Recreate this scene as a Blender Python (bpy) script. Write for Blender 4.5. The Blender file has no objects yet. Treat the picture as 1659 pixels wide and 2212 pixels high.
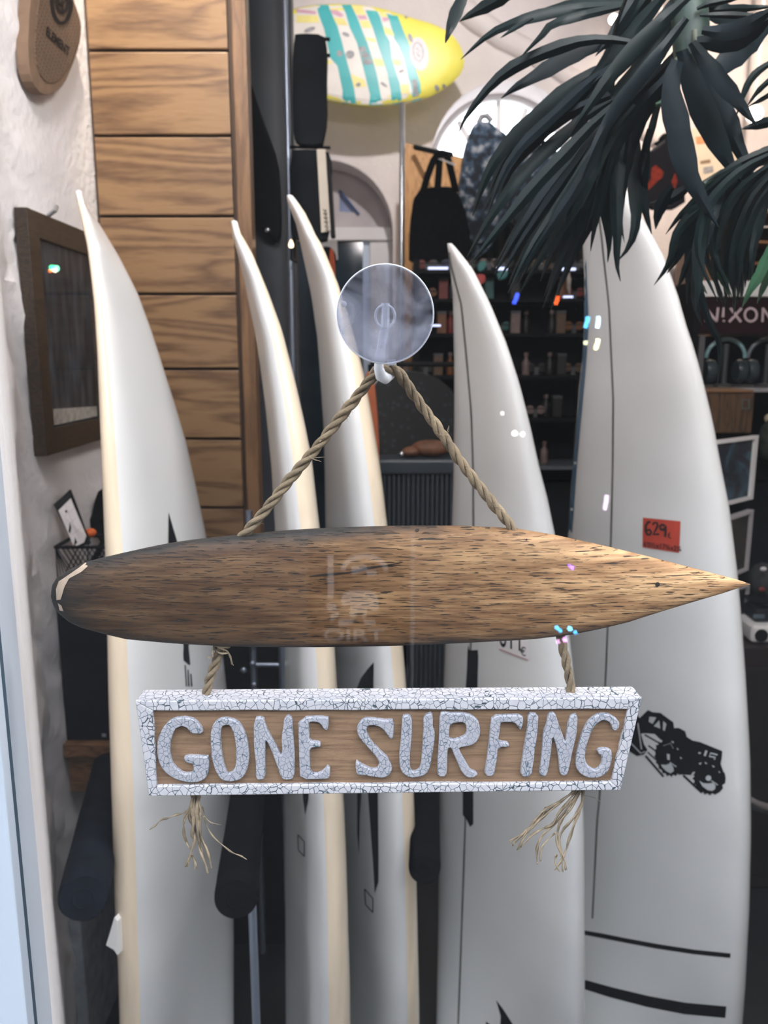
import bpy, bmesh, math, random
from mathutils import Vector, Matrix
from mathutils.bvhtree import BVHTree
from mathutils.geometry import tessellate_polygon
random.seed(7)
scene = bpy.context.scene
COL = scene.collection

# ------------------------------------------------------------------ camera
F_PX, CX, CY = 1750.0, 829.5, 1106.0
TH = math.radians(11.0)
CAM = Vector((0, 0, 1.5))
cam_data = bpy.data.cameras.new('camera')
cam = bpy.data.objects.new('camera', cam_data)
COL.objects.link(cam)
cam.location = CAM
cam.rotation_euler = (math.pi/2 - TH, 0, 0)
cam_data.sensor_fit = 'VERTICAL'
cam_data.sensor_height = 36.0
cam_data.lens = 36.0*F_PX/2212.0
cam_data.clip_start = 0.02
cam_data.clip_end = 200
cam_data.dof.use_dof = True
cam_data.dof.focus_distance = 0.48
cam_data.dof.aperture_fstop = 14.0
scene.camera = cam

# ------------------------------------------------------------------ view, world, large lights
scene.view_settings.view_transform = 'Standard'
scene.view_settings.look = 'None'
scene.view_settings.exposure = 0.32
scene.view_settings.gamma = 1.0
scene.view_settings.use_curve_mapping = False
world = bpy.data.worlds.new('overcast_sky')
scene.world = world
world.use_nodes = True
wn = world.node_tree.nodes; wl = world.node_tree.links
bg = wn['Background']
tc = wn.new('ShaderNodeTexCoord'); sx = wn.new('ShaderNodeSeparateXYZ'); rp = wn.new('ShaderNodeValToRGB')
wl.new(tc.outputs['Generated'], sx.inputs[0]); wl.new(sx.outputs['Z'], rp.inputs[0]); wl.new(rp.outputs[0], bg.inputs[0])
rp.color_ramp.elements[0].position = 0.0; rp.color_ramp.elements[0].color = (0.42, 0.435, 0.46, 1)
rp.color_ramp.elements[1].position = 1.0; rp.color_ramp.elements[1].color = (0.84, 0.91, 1, 1)
bg.inputs[1].default_value = 7.5

def area_light(name, loc, target, size, power, color, spread=math.pi):
    l = bpy.data.lights.new(name, 'AREA'); l.energy = power; l.color = color; l.size = size; l.spread = spread
    o = bpy.data.objects.new(name, l); COL.objects.link(o); o.location = loc
    d = Vector(target) - Vector(loc); o.rotation_euler = d.to_track_quat('-Z', 'Y').to_euler()
    return o
def spot_light(name, loc, target, power, color, angle=60, blend=0.6, radius=0.04):
    l = bpy.data.lights.new(name, 'SPOT'); l.energy = power; l.color = color
    l.spot_size = math.radians(angle); l.spot_blend = blend; l.shadow_soft_size = radius
    o = bpy.data.objects.new(name, l); COL.objects.link(o); o.location = loc
    d = Vector(target) - Vector(loc); o.rotation_euler = d.to_track_quat('-Z', 'Y').to_euler()
    return o
WARM = (1.0, 0.80, 0.60)
spot_light('ceiling_spot_column', (-0.40, 1.25, 3.3), (-0.50, 1.95, 2.42), 215, (1.0, 0.86, 0.70), 42, 1.0)
spot_light('ceiling_spot_back_board', (0.25, 2.7, 3.35), (0.2, 4.6, 2.75), 90, (1.0, 0.94, 0.94), 75, 0.8)
spot_light('ceiling_spot_back_right', (1.5, 3.2, 3.35), (1.9, 4.6, 2.4), 120, (1.0, 0.82, 0.68), 85, 0.8)
area_light('window_display_light', (0.52, 0.66, 2.55), (-0.1, 1.4, 1.3), 0.35, 15, (1.0, 0.96, 0.92))
area_light('left_wall_fill', (-0.25, 0.62, 2.7), (-0.62, 1.6, 1.9), 0.25, 7, (1.0, 0.93, 0.92), math.radians(110))  # added fill, brightens the left wall
area_light('shop_ceiling_light', (1.2, 3.0, 3.4), (1.0, 3.0, 0), 1.2, 7, (1.0, 0.88, 0.75))

# ------------------------------------------------------------------ projection helpers (pixels of the 1659x2212 photograph)
CT, ST = math.cos(TH), math.sin(TH)
def ray(px, py):
    u = CY - py
    return Vector((px - CX, F_PX*CT + u*ST, -F_PX*ST + u*CT))
def P(px, py, Y):
    d = ray(px, py); return CAM + d*(Y/d.y)
def PX(px, py, X):
    d = ray(px, py); return CAM + d*(X/d.x)
def PZ(px, py, Z):
    d = ray(px, py); return CAM + d*((Z - CAM.z)/d.z)
def depth(Y, z): return Y*CT + (CAM.z - z)*ST
def py_of(Y, z): return CY - F_PX*(Y*ST + (z - CAM.z)*CT)/depth(Y, z)
def X_of(px, Y, z): return (px - CX)*depth(Y, z)/F_PX
def z_of(py, Y): return P(CX, py, Y).z
def interp(tab, y):
    if y <= tab[0][0]:
        return tab[0][1]
    for (a, b), (c, d) in zip(tab, tab[1:]):
        if y <= c:
            return b + (d - b)*(y - a)/(c - a)
    return tab[-1][1]
def tri(pts, ox, oy, s):      # crop coordinates -> photograph pixels
    return [(ox + x/s, oy + y/s) for x, y in pts]
def chaikin(pts, n=1, closed=True):
    for _ in range(n):
        q = []
        m = len(pts)
        for i in range(m if closed else m - 1):
            a, b = pts[i], pts[(i+1) % m]
            q.append(tuple(a[k]*0.75 + b[k]*0.25 for k in range(len(a))))
            q.append(tuple(a[k]*0.25 + b[k]*0.75 for k in range(len(a))))
        if not closed:
            q = [tuple(pts[0])] + q + [tuple(pts[-1])]
        pts = q
    return pts

# ------------------------------------------------------------------ materials
def new_mat(name):
    m = bpy.data.materials.new(name); m.use_nodes = True
    return m, m.node_tree.nodes, m.node_tree.links, m.node_tree.nodes['Principled BSDF']
def M(name, col, rough=0.5, var=0.12, scale=30.0, bump=0.0, bscale=None, metal=0.0, coat=0.0, spec=0.5, stretch=(1, 1, 1), emit=0.0):
    m, n, l, b = new_mat(name)
    tc = n.new('ShaderNodeTexCoord'); mp = n.new('ShaderNodeMapping'); mp.inputs['Scale'].default_value = stretch
    nz = n.new('ShaderNodeTexNoise'); nz.inputs['Scale'].default_value = scale; nz.inputs['Detail'].default_value = 4
    l.new(tc.outputs['Object'], mp.inputs[0]); l.new(mp.outputs[0], nz.inputs['Vector'])
    r = n.new('ShaderNodeValToRGB'); l.new(nz.outputs['Fac'], r.inputs[0])
    r.color_ramp.elements[0].position = 0.3; r.color_ramp.elements[1].position = 0.7
    r.color_ramp.elements[0].color = tuple(c*(1 - var) for c in col) + (1,)
    r.color_ramp.elements[1].color = tuple(min(1, c*(1 + var)) for c in col) + (1,)
    l.new(r.outputs[0], b.inputs['Base Color'])
    b.inputs['Roughness'].default_value = rough; b.inputs['Metallic'].default_value = metal
    b.inputs['Coat Weight'].default_value = coat; b.inputs['Coat Roughness'].default_value = 0.08
    b.inputs['Specular IOR Level'].default_value = spec
    if bump:
        bp = n.new('ShaderNodeBump'); bp.inputs['Strength'].default_value = 1.0; bp.inputs['Distance'].default_value = bump
        if bscale:
            n2 = n.new('ShaderNodeTexNoise'); n2.inputs['Scale'].default_value = bscale; n2.inputs['Detail'].default_value = 5
            l.new(mp.outputs[0], n2.inputs['Vector']); l.new(n2.outputs['Fac'], bp.inputs['Height'])
        else:
            l.new(nz.outputs['Fac'], bp.inputs['Height'])
        l.new(bp.outputs[0], b.inputs['Normal'])
    if emit:
        l.new(r.outputs[0], b.inputs['Emission Color']); b.inputs['Emission Strength'].default_value = emit
    return m
def M_wood(name, dark, light, scale=6.0, stretch=(1, 1, 12), rough=0.45, coat=0.0, dist=3.0):
    m, n, l, b = new_mat(name)
    tc = n.new('ShaderNodeTexCoord'); mp = n.new('ShaderNodeMapping'); mp.inputs['Scale'].default_value = stretch
    oi = n.new('ShaderNodeObjectInfo'); add = n.new('ShaderNodeVectorMath'); add.operation = 'ADD'
    mul = n.new('ShaderNodeVectorMath'); mul.operation = 'SCALE'; mul.inputs[3].default_value = 7.0
    cmb = n.new('ShaderNodeCombineXYZ')
    for k in range(3): l.new(oi.outputs['Random'], cmb.inputs[k])
    l.new(cmb.outputs[0], mul.inputs[0]); l.new(tc.outputs['Object'], add.inputs[0]); l.new(mul.outputs[0], add.inputs[1])
    l.new(add.outputs[0], mp.inputs[0])
    n1 = n.new('ShaderNodeTexNoise'); n1.inputs['Scale'].default_value = scale; n1.inputs['Detail'].default_value = 2; n1.inputs['Distortion'].default_value = 0.4
    l.new(mp.outputs[0], n1.inputs['Vector'])
    mm = n.new('ShaderNodeMath'); mm.operation = 'MULTIPLY'; mm.inputs[1].default_value = dist*6
    fr = n.new('ShaderNodeMath'); fr.operation = 'PINGPONG'; fr.inputs[1].default_value = 1.0
    l.new(n1.outputs['Fac'], mm.inputs[0]); l.new(mm.outputs[0], fr.inputs[0])
    n2 = n.new('ShaderNodeTexNoise'); n2.inputs['Scale'].default_value = scale*14; n2.inputs['Detail'].default_value = 6
    l.new(mp.outputs[0], n2.inputs['Vector'])
    mx = n.new('ShaderNodeMix'); mx.data_type = 'FLOAT'; mx.inputs[0].default_value = 0.5
    l.new(fr.outputs[0], mx.inputs[2]); l.new(n2.outputs['Fac'], mx.inputs[3])
    r = n.new('ShaderNodeValToRGB'); l.new(mx.outputs[0], r.inputs[0])
    r.color_ramp.elements[0].position = 0.2; r.color_ramp.elements[1].position = 0.62
    r.color_ramp.elements[0].color = tuple(dark) + (1,); r.color_ramp.elements[1].color = tuple(light) + (1,)
    l.new(r.outputs[0], b.inputs['Base Color']); b.inputs['Roughness'].default_value = rough; b.inputs['Coat Weight'].default_value = coat
    bp = n.new('ShaderNodeBump'); bp.inputs['Distance'].default_value = 0.0006; l.new(n2.outputs['Fac'], bp.inputs['Height']); l.new(bp.outputs[0], b.inputs['Normal'])
    return m
def M_glass(name, tint=(1, 1, 1), base=0.04, rough=0.0, graze=1.0):
    m = bpy.data.materials.new(name); m.use_nodes = True; n = m.node_tree.nodes; l = m.node_tree.links
    n.clear()
    out = n.new('ShaderNodeOutputMaterial'); mix = n.new('ShaderNodeMixShader')
    t = n.new('ShaderNodeBsdfTransparent'); t.inputs[0].default_value = tint + (1,)
    g = n.new('ShaderNodeBsdfGlossy'); g.inputs['Roughness'].default_value = rough
    lw = n.new('ShaderNodeLayerWeight'); pw = n.new('ShaderNodeMath'); pw.operation = 'POWER'; pw.inputs[1].default_value = 5.0
    ma = n.new('ShaderNodeMath'); ma.operation = 'MULTIPLY_ADD'; ma.inputs[1].default_value = (1 - base)*graze; ma.inputs[2].default_value = base
    l.new(lw.outputs['Facing'], pw.inputs[0]); l.new(pw.outputs[0], ma.inputs[0]); l.new(ma.outputs[0], mix.inputs[0])
    l.new(t.outputs[0], mix.inputs[1]); l.new(g.outputs[0], mix.inputs[2]); l.new(mix.outputs[0], out.inputs[0])
    return m
def M_emit(name, col, strength):
    m = bpy.data.materials.new(name); m.use_nodes = True; n = m.node_tree.nodes; l = m.node_tree.links
    n.clear(); out = n.new('ShaderNodeOutputMaterial'); e = n.new('ShaderNodeEmission')
    e.inputs[0].default_value = tuple(col) + (1,); e.inputs[1].default_value = strength; l.new(e.outputs[0], out.inputs[0])
    return m

# ------------------------------------------------------------------ mesh helpers
LOC = {}
class MB:
    def __init__(s): s.v = []; s.f = []; s.m = []
    def add(s, verts, faces, mi=0):
        o = len(s.v); s.v += [Vector(v) for v in verts]
        for f in faces: s.f.append([i + o for i in f]); s.m.append(mi)
        return s
    def box(s, a, b, mi=0):
        x0, y0, z0 = a; x1, y1, z1 = b
        vs = [(x0,y0,z0),(x1,y0,z0),(x1,y1,z0),(x0,y1,z0),(x0,y0,z1),(x1,y0,z1),(x1,y1,z1),(x0,y1,z1)]
        return s.add(vs, [(0,3,2,1),(4,5,6,7),(0,1,5,4),(1,2,6,5),(2,3,7,6),(3,0,4,7)], mi)
    def prism(s, front, off, holes=(), mi=0):
        # front: list of 3D points (outline), off: vector to the back outline
        loops = [[Vector(p) for p in front]] + [[Vector(p) for p in h] for h in holes]
        flat = [p for L in loops for p in L]; n = len(flat); off = Vector(off)
        tris = tessellate_polygon(loops)
        fs = [tuple(t) for t in tris] + [tuple(i + n for i in reversed(t)) for t in tris]
        k = 0
        for L in loops:
            m = len(L)
            for i in range(m):
                a, b = k + i, k + (i+1) % m
                fs.append((a, b, b + n, a + n))
            k += m
        return s.add(flat + [p + off for p in flat], fs, mi)
    def tube(s, path, r, n=8, mi=0, cap=True):
        path = [Vector(p) for p in path]; m = len(path)
        rs = r if isinstance(r, (list, tuple)) else [r]*m
        vs = []; up = None
        for i in range(m):
            t = (path[min(i+1, m-1)] - path[max(i-1, 0)])
            if t.length < 1e-9: t = Vector((0, 0, 1))
            t.normalize()
            if up is None:
                up = t.orthogonal().normalized()
            else:
                up = (up - t*up.dot(t))
                up = up.normalized() if up.length > 1e-6 else t.orthogonal().normalized()
            w = t.cross(up)
            for k in range(n):
                a = 2*math.pi*k/n; vs.append(path[i] + (up*math.cos(a) + w*math.sin(a))*rs[i])
        fs = []
        for i in range(m-1):
            for k in range(n):
                a = i*n + k; b = i*n + (k+1) % n; fs.append((a, b, b + n, a + n))
        if cap: fs += [tuple(reversed(range(n))), tuple(range((m-1)*n, m*n))]
        return s.add(vs, fs, mi)
    def lathe(s, c, axis, prof, n=32, mi=0):
        axis = Vector(axis).normalized(); u = axis.orthogonal().normalized(); w = axis.cross(u); c = Vector(c)
        vs = []; fs = []; m = len(prof)
        for (r, h) in prof:
            for k in range(n):
                a = 2*math.pi*k/n; vs.append(c + axis*h + (u*math.cos(a) + w*math.sin(a))*max(r, 1e-5))
        for i in range(m-1):
            for k in range(n):
                a = i*n + k; b = i*n + (k+1) % n; fs.append((a, b, b + n, a + n))
        return s.add(vs, fs, mi)
    def ellipsoid(s, c, r, n=16, m=10, mi=0):
        c = Vector(c); vs = []; fs = []
        for i in range(m+1):
            t = math.pi*i/m
            for k in range(n):
                a = 2*math.pi*k/n
                vs.append(c + Vector((r[0]*max(math.sin(t), 1e-4)*math.cos(a), r[1]*max(math.sin(t), 1e-4)*math.sin(a), r[2]*math.cos(t))))
        for i in range(m):
            for k in range(n):
                a = i*n + k; b = i*n + (k+1) % n; fs.append((a, b, b + n, a + n))
        return s.add(vs, fs, mi)
    def loft(s, loops, mi=None, cap=True):
        n = len(loops[0]); o = len(s.v)
        for L in loops: s.v += [Vector(p) for p in L]
        for i in range(len(loops)-1):
            for k in range(n):
                a = o + i*n + k; b = o + i*n + (k+1) % n
                s.f.append([a, b, b + n, a + n]); s.m.append(mi(i, k) if mi else 0)
        if cap:
            s.f.append(list(reversed(range(o, o + n)))); s.m.append(0)
            e = o + (len(loops)-1)*n; s.f.append(list(range(e, e + n))); s.m.append(0)
        return s

def mesh_of(name, mb, mats, off, smooth, bev, seg=2):
    me = bpy.data.meshes.new(name)
    me.from_pydata([v - off for v in mb.v], [], mb.f)
    for m in (mats if isinstance(mats, (list, tuple)) else [mats]): me.materials.append(m)
    me.polygons.foreach_set('material_index', mb.m)
    bm = bmesh.new(); bm.from_mesh(me)
    if len(mb.v) > 700 and not bev: bmesh.ops.triangulate(bm, faces=bm.faces)
    bmesh.ops.recalc_face_normals(bm, faces=bm.faces)
    if bev:
        es = [e for e in bm.edges if len(e.link_faces) == 2 and e.calc_face_angle(0) > 0.6]
        bmesh.ops.bevel(bm, geom=es, offset=bev, segments=seg, affect='EDGES', profile=0.6, clamp_overlap=True)
    if smooth is not None:
        for f in bm.faces: f.smooth = True
        for e in bm.edges:
            if len(e.link_faces) == 2 and e.calc_face_angle(0) > smooth: e.smooth = False
    bm.to_mesh(me); bm.free()
    return me
SM = 0.7
def tag(o, label=None, cat=None, group=None, kind=None):
    if label: o['label'] = label
    if cat: o['category'] = cat
    if group: o['group'] = group
    if kind: o['kind'] = kind
    return o
def thing(name, label, cat, loc, group=None):
    o = bpy.data.objects.new(name, None); o.empty_display_size = 0.05; COL.objects.link(o); o.location = loc
    LOC[o.name] = Vector(loc); return tag(o, label, cat, group)
def part(name, mb, mat, parent, smooth=None, bev=0, label=None, kind=None, seg=2):
    off = LOC[parent.name]
    o = bpy.data.objects.new(name, mesh_of(name, mb, mat, off, smooth, bev, seg)); COL.objects.link(o); o.parent = parent
    LOC[o.name] = off
    return tag(o, label, None, None, kind)
def solo(name, mb, mat, label=None, cat=None, group=None, kind=None, smooth=None, bev=0, seg=2):
    xs = [v.x for v in mb.v]; ys = [v.y for v in mb.v]; zs = [v.z for v in mb.v]
    off = Vector(((min(xs)+max(xs))/2, (min(ys)+max(ys))/2, min(zs)))
    o = bpy.data.objects.new(name, mesh_of(name, mb, mat, off, smooth, bev, seg)); COL.objects.link(o); o.location = off
    LOC[o.name] = off
    return tag(o, label, cat, group, kind)
def struct(name, mb, mat, smooth=None, bev=0):
    o = bpy.data.objects.new(name, mesh_of(name, mb, mat, Vector((0, 0, 0)), smooth, bev)); COL.objects.link(o)
    LOC[o.name] = Vector((0, 0, 0)); o['kind'] = 'structure'; return o
def copy_thing(src, loc, label=None, group=None):
    r = src.copy(); COL.objects.link(r); r.location = loc
    if label: r['label'] = label
    if group: r['group'] = group
    LOC[r.name] = Vector(loc)
    for ch in src.children:
        c = ch.copy(); COL.objects.link(c); c.parent = r
        for g in ch.children:
            d = g.copy(); COL.objects.link(d); d.parent = c
    return r
def poly(pts, Y, mb=None, d=0.01, holes=()):
    mb = mb or MB()
    return mb.prism([P(x, y, Y) for x, y in pts], (0, d, 0), [[P(x, y, Y) for x, y in h] for h in holes])
def pxbox(x0, y0, x1, y1, Y, D, mb=None):
    zc = z_of((y0+y1)/2, Y); mb = mb or MB()
    return mb.box((X_of(x0, Y, zc), Y, z_of(y1, Y)), (X_of(x1, Y, zc), Y + D, z_of(y0, Y)))
def ribbon2d(pts, w):
    L = []; R = []
    m = len(pts)
    ws = w if isinstance(w, (list, tuple)) else [w]*m
    for i in range(m):
        a = pts[max(i-1, 0)]; b = pts[min(i+1, m-1)]
        dx, dy = b[0]-a[0], b[1]-a[1]; q = math.hypot(dx, dy) or 1
        nx, ny = -dy/q*ws[i]/2, dx/q*ws[i]/2
        L.append((pts[i][0]+nx, pts[i][1]+ny)); R.append((pts[i][0]-nx, pts[i][1]-ny))
    return L + R[::-1]
# decals: outline in photograph pixels, laid on the surface of a real mesh
def bvh_of(o):
    me = o.data; off = LOC[o.name]
    return BVHTree.FromPolygons([v.co + off for v in me.vertices], [tuple(p.vertices) for p in me.polygons])
def decal(name, polys, bvh, mat, parent, off=0.0006, maxlen=14.0, label=None):
    mb = MB()
    for pts in polys:
        bm = bmesh.new()
        vs = [bm.verts.new((x, y, 0)) for x, y in pts]
        try: bm.faces.new(vs)
        except ValueError: bm.free(); continue
        bmesh.ops.triangulate(bm, faces=bm.faces)
        for _ in range(4):
            es = [e for e in bm.edges if e.calc_length() > maxlen]
            if not es: break
            bmesh.ops.subdivide_edges(bm, edges=es, cuts=1)
            bmesh.ops.triangulate(bm, faces=bm.faces)
        bm.verts.index_update(); out = []; ok = []
        for v in bm.verts:
            d = ray(v.co.x, v.co.y).normalized()
            h, nrm, idx, dist = bvh.ray_cast(CAM, d)
            if h is None: out.append(CAM); ok.append(False); continue
            if nrm.dot(d) > 0: nrm = -nrm
            out.append(h + nrm*off); ok.append(True)
        fs = [[v.index for v in f.verts] for f in bm.faces if all(ok[v.index] for v in f.verts)]
        mb.add(out, fs); bm.free()
    used = sorted({i for f in mb.f for i in f}); mp = {o: i for i, o in enumerate(used)}
    mb.v = [mb.v[i] for i in used]; mb.f = [[mp[i] for i in f] for f in mb.f]
    if not mb.f: return None
    return part(name, mb, mat, parent, label=label, kind='stuff' if len(polys) > 1 else None)
def text_polys(txt, size, fn, fat=0.0):
    """triangles of a built-in font text, mapped by fn(u, v) to pixels"""
    cu = bpy.data.curves.new('t', 'FONT'); cu.body = txt; cu.size = size; cu.offset = fat; cu.resolution_u = 3
    o = bpy.data.objects.new('t', cu); COL.objects.link(o)
    dg = bpy.context.evaluated_depsgraph_get(); me = bpy.data.meshes.new_from_object(o.evaluated_get(dg))
    out = [[fn(me.vertices[i].co.x, me.vertices[i].co.y) for i in p.vertices] for p in me.polygons]
    bpy.data.objects.remove(o); bpy.data.curves.remove(cu); bpy.data.meshes.remove(me)
    return out
def curve_mesh_outline(mb, outline, holes, Y, depth_, bevel, mi=0):
    """flat outline at plane Y (pixels), raised towards the camera with rounded edges"""
    cu = bpy.data.curves.new('c', 'CURVE'); cu.dimensions = '2D'; cu.fill_mode = 'BOTH'
    for pts in [outline] + list(holes):
        sp = cu.splines.new('POLY'); sp.points.add(len(pts)-1); sp.use_cyclic_u = True
        for q, (x, y) in zip(sp.points, pts):
            w = P(x, y, Y); q.co = (w.x, w.z, 0, 1)
    cu.extrude = max(depth_/2 - bevel, 0.0001); cu.bevel_depth = bevel; cu.bevel_resolution = 2; cu.offset = -bevel
    o = bpy.data.objects.new('c', cu); COL.objects.link(o)
    dg = bpy.context.evaluated_depsgraph_get(); me = bpy.data.meshes.new_from_object(o.evaluated_get(dg))
    mb.add([(v.co.x, Y - v.co.z, v.co.y) for v in me.vertices], [list(p.vertices) for p in me.polygons], mi)
    bpy.data.objects.remove(o); bpy.data.curves.remove(cu); bpy.data.meshes.remove(me)
    return mb

# ------------------------------------------------------------------ shared materials
PLASTER = M('white_plaster', (0.74, 0.69, 0.68), 0.85, 0.05, 6, 0.004, 40)
PLASTER_COOL = M('reveal_plaster', (0.80, 0.78, 0.79), 0.85, 0.05, 6, 0.003, 60)
FLOOR = M('dark_floor', (0.012, 0.014, 0.016), 0.5, 0.3, 3)
CEIL = M('ceiling_white', (0.72, 0.68, 0.65), 0.9, 0.03, 4)
PVC = M('white_frame_plastic', (0.46, 0.51, 0.58), 0.35, 0.03, 5)
GASKET = M('dark_gasket', (0.03, 0.06, 0.09), 0.5, 0.1, 20)
GLASS = M_glass('clear_glass')
BLACK = M('black_fabric', (0.006, 0.0065, 0.008), 0.9, 0.3, 60, 0.001, spec=0.05)
BLACKP = M('black_plastic', (0.006, 0.0065, 0.008), 0.5, 0.2, 30, spec=0.08)
SLATE = M('slate_paint', (0.045, 0.052, 0.064), 0.5, 0.25, 4)
CHROME = M('chrome', (0.55, 0.58, 0.62), 0.22, 0.05, 10, metal=1.0)
WHITE = M('white_paint', (0.75, 0.74, 0.74), 0.5, 0.03, 10)
INK = M('black_ink', (0.006, 0.007, 0.009), 0.6, 0.2, 80, spec=0.1)
OAK = M_wood('oak_planks', (0.085, 0.043, 0.019), (0.20, 0.118, 0.056), 1.7, (1, 1, 6), 0.42, 0.1, 2.6)
OAKV = M_wood('oak_post', (0.09, 0.045, 0.019), (0.17, 0.092, 0.042), 5, (9, 9, 1), 0.42, 0.1, 0.8)
DARKWOOD = M_wood('dark_brown_wood', (0.012, 0.008, 0.005), (0.036, 0.023, 0.013), 5, (4, 1, 8), 0.4)
BROWNWOOD = M_wood('brown_shelf_wood', (0.09, 0.042, 0.018), (0.20, 0.10, 0.045), 5, (1, 1, 9), 0.45)

# ================================================================== SETTING
struct('floor', MB().box((-3, 0.5, -0.1), (3.2, 5.2, 0.0)), FLOOR)
struct('ceiling', MB().box((-3, 0.38, 3.5), (3.2, 5.2, 3.6)), CEIL)
struct('wall_right', MB().box((3.0, 0.38, 0), (3.15, 5.2, 3.5)), PLASTER)
# front wall above, below and beside the window
fm = MB(); fm.box((-3, 0.38, 0), (-0.30, 0.46, 3.5)); fm.box((0.60, 0.38, 0), (3.1, 0.48, 3.5))
fm.box((-0.30, 0.38, 0), (0.60, 0.50, 0.25)); fm.box((-0.30, 0.38, 2.95), (0.60, 0.48, 3.5))
struct('wall_front', fm, PLASTER)
# left wall: splayed reveal, rounded plaster corner, then the inner wall
prof = [(-0.30, 0.462), (-0.2195, 0.462), (-0.30, 0.642), (-0.40, 0.866), (-0.50, 1.091), (-0.58, 1.270), (-0.632, 1.392), (-0.648, 1.432), (-0.656, 1.465), (-0.66, 1.50), (-0.66, 1.54), (-0.66, 1.75), (-0.66, 1.97)]
zs = [i*0.025 for i in range(141)]
def lw(px, py, z, i):
    if 6 <= i <= 10:
        a = 0.004*math.sin(z*23 + i) + 0.003*math.sin(z*61 + 2*i) + 0.002*random.uniform(-1, 1)
        return (px + a, py + a, z)
    return (px, py, z)
lm = MB()
vs = [lw(x, y, z, i) for z in zs for i, (x, y) in enumerate(prof)]
n = len(prof)
fs = [(j*n+i, j*n+i+1, (j+1)*n+i+1, (j+1)*n+i) for j in range(len(zs)-1) for i in range(n-1)]
lm.add(vs, fs)
lm.box((-0.80, 1.4, 0), (-0.668, 4.7, 3.5))
struct('wall_left', lm, PLASTER_COOL, smooth=0.5)
# skirting of the left wall
sk = MB(); sk.box((-0.66, 1.50, 0), (-0.635, 1.94, 0.42)); sk.box((-0.66, 1.50, 0.42), (-0.645, 1.94, 0.45))
struct('baseboard_left', sk, M('grey_baseboard', (0.30, 0.34, 0.38), 0.7, 0.2, 30, 0.003), bev=0.004)

# back wall with two arched openings
YB = 4.6
def arch_pts(cx, cy, r, ybot, n=24, Y=YB):
    c = P(cx, cy, Y); R = r*depth(Y, c.z)/F_PX
    pts = [Vector((c.x + R*math.cos(math.pi*i/n), Y, c.z + R*math.sin(math.pi*i/n))) for i in range(n+1)]
    zb = z_of(ybot, Y) if ybot else 0.02
    return [Vector((c.x + R, Y, zb))] + pts + [Vector((c.x - R, Y, zb))], c, R
archA, cA, RA = arch_pts(1092, 346, 160, 420)
archB, cB, RB = arch_pts(703, 500, 146, None)
wb = MB().prism([(-0.8, YB, 0), (3.1, YB, 0), (3.1, YB, 3.5), (-0.8, YB, 3.5)], (0, 0.30, 0), [archA, archB])
struct('wall_back', wb, PLASTER)
# plaster rib crossing the back wall (vault groin)
rib = [P(985, 5, YB), P(1025, 42, YB), P(1085, 82, YB), P(1140, 110, YB), P(1206, 150, YB), P(1300, 215, YB), P(1420, 300, YB)]
struct('trim_2', MB().tube(rib, [0.06, 0.06, 0.06, 0.055, 0.05, 0.05, 0.05], 12), PLASTER, smooth=1.0)
# back window (arched, with glazing bars)
w2 = struct('window_2', MB().tube([Vector((cA.x + RA*0.97*math.cos(math.pi*i/24), YB + 0.25, cA.z + RA*0.97*math.sin(math.pi*i/24))) for i in range(25)], 0.02, 6), WHITE, smooth=1.0)
for ang in (38, 68, 92, 128):
    a = math.radians(ang)
    part('glazing_bar', MB().tube([Vector((cA.x, YB + 0.25, cA.z - 0.12)), Vector((cA.x + RA*0.96*math.cos(a), YB + 0.25, cA.z - 0.12 + (RA*0.96 + 0.1)*math.sin(a)))], 0.016, 6), WHITE, w2)
zb = z_of(420, YB)
part('sill_bar', MB().box((cA.x - RA, YB + 0.22, zb), (cA.x + RA, YB + 0.28, zb + 0.04)), WHITE, w2)
pane = [(cA.x + RA*0.98*math.cos(math.pi*i/24), YB + 0.262, cA.z + RA*0.98*math.sin(math.pi*i/24)) for i in range(25)]
part('pane', MB().prism([Vector((cA.x + RA*0.98, YB + 0.262, zb + 0.03))] + [Vector(p) for p in pane] + [Vector((cA.x - RA*0.98, YB + 0.262, zb + 0.03))], (0, 0.005, 0)), GLASS, w2)
# door in the second arch
d1 = struct('door_1', MB().box((cB.x - RB, YB + 0.2, 0), (cB.x - RB + 0.05, YB + 0.26, z_of(490, YB+0.2))), WHITE)
zt = z_of(500, YB + 0.2)
part('transom_rail', MB().box((cB.x - RB, YB + 0.18, zt - 0.05), (cB.x + RB, YB + 0.27, zt + 0.02)), WHITE, d1, bev=0.005)
part('door_stile', MB().box((cB.x + RB - 0.13, YB + 0.2, 0), (cB.x + RB, YB + 0.26, zt - 0.05)), WHITE, d1, bev=0.004)
part('door_glass', MB().box((cB.x - RB + 0.05, YB + 0.225, 0.15), (cB.x + RB - 0.17, YB + 0.235, zt - 0.05)), M('dark_door_glass', (0.02, 0.035, 0.05), 0.08, 0.4, 3), d1)
part('light_strip', MB().box((cB.x + RB - 0.17, YB + 0.22, 0.1), (cB.x + RB - 0.13, YB + 0.24, zt - 0.05)), M('pale_blue_edge', (0.55, 0.66, 0.8), 0.4, 0.05, 5), d1)
ty = [Vector((cB.x + RB*math.cos(math.pi*i/20), YB + 0.24, cB.z + RB*math.sin(math.pi*i/20))) for i in range(21)]
tw = [P(733, 410, YB+0.24), P(772, 460, YB+0.24), P(733, 457, YB+0.24)]
part('tympanum', MB().prism([Vector((cB.x + RB, YB + 0.24, zt))] + ty + [Vector((cB.x - RB, YB + 0.24, zt))], (0, 0.03, 0), [tw]), M('grey_plaster', (0.50, 0.46, 0.47), 0.8, 0.1, 8), d1)
part('tympanum_pane', MB().prism([p + Vector((0, 0.02, 0)) for p in tw], (0, 0.004, 0)), M('blue_grey_pane', (0.22, 0.27, 0.42), 0.15, 0.1, 5), d1)
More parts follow.
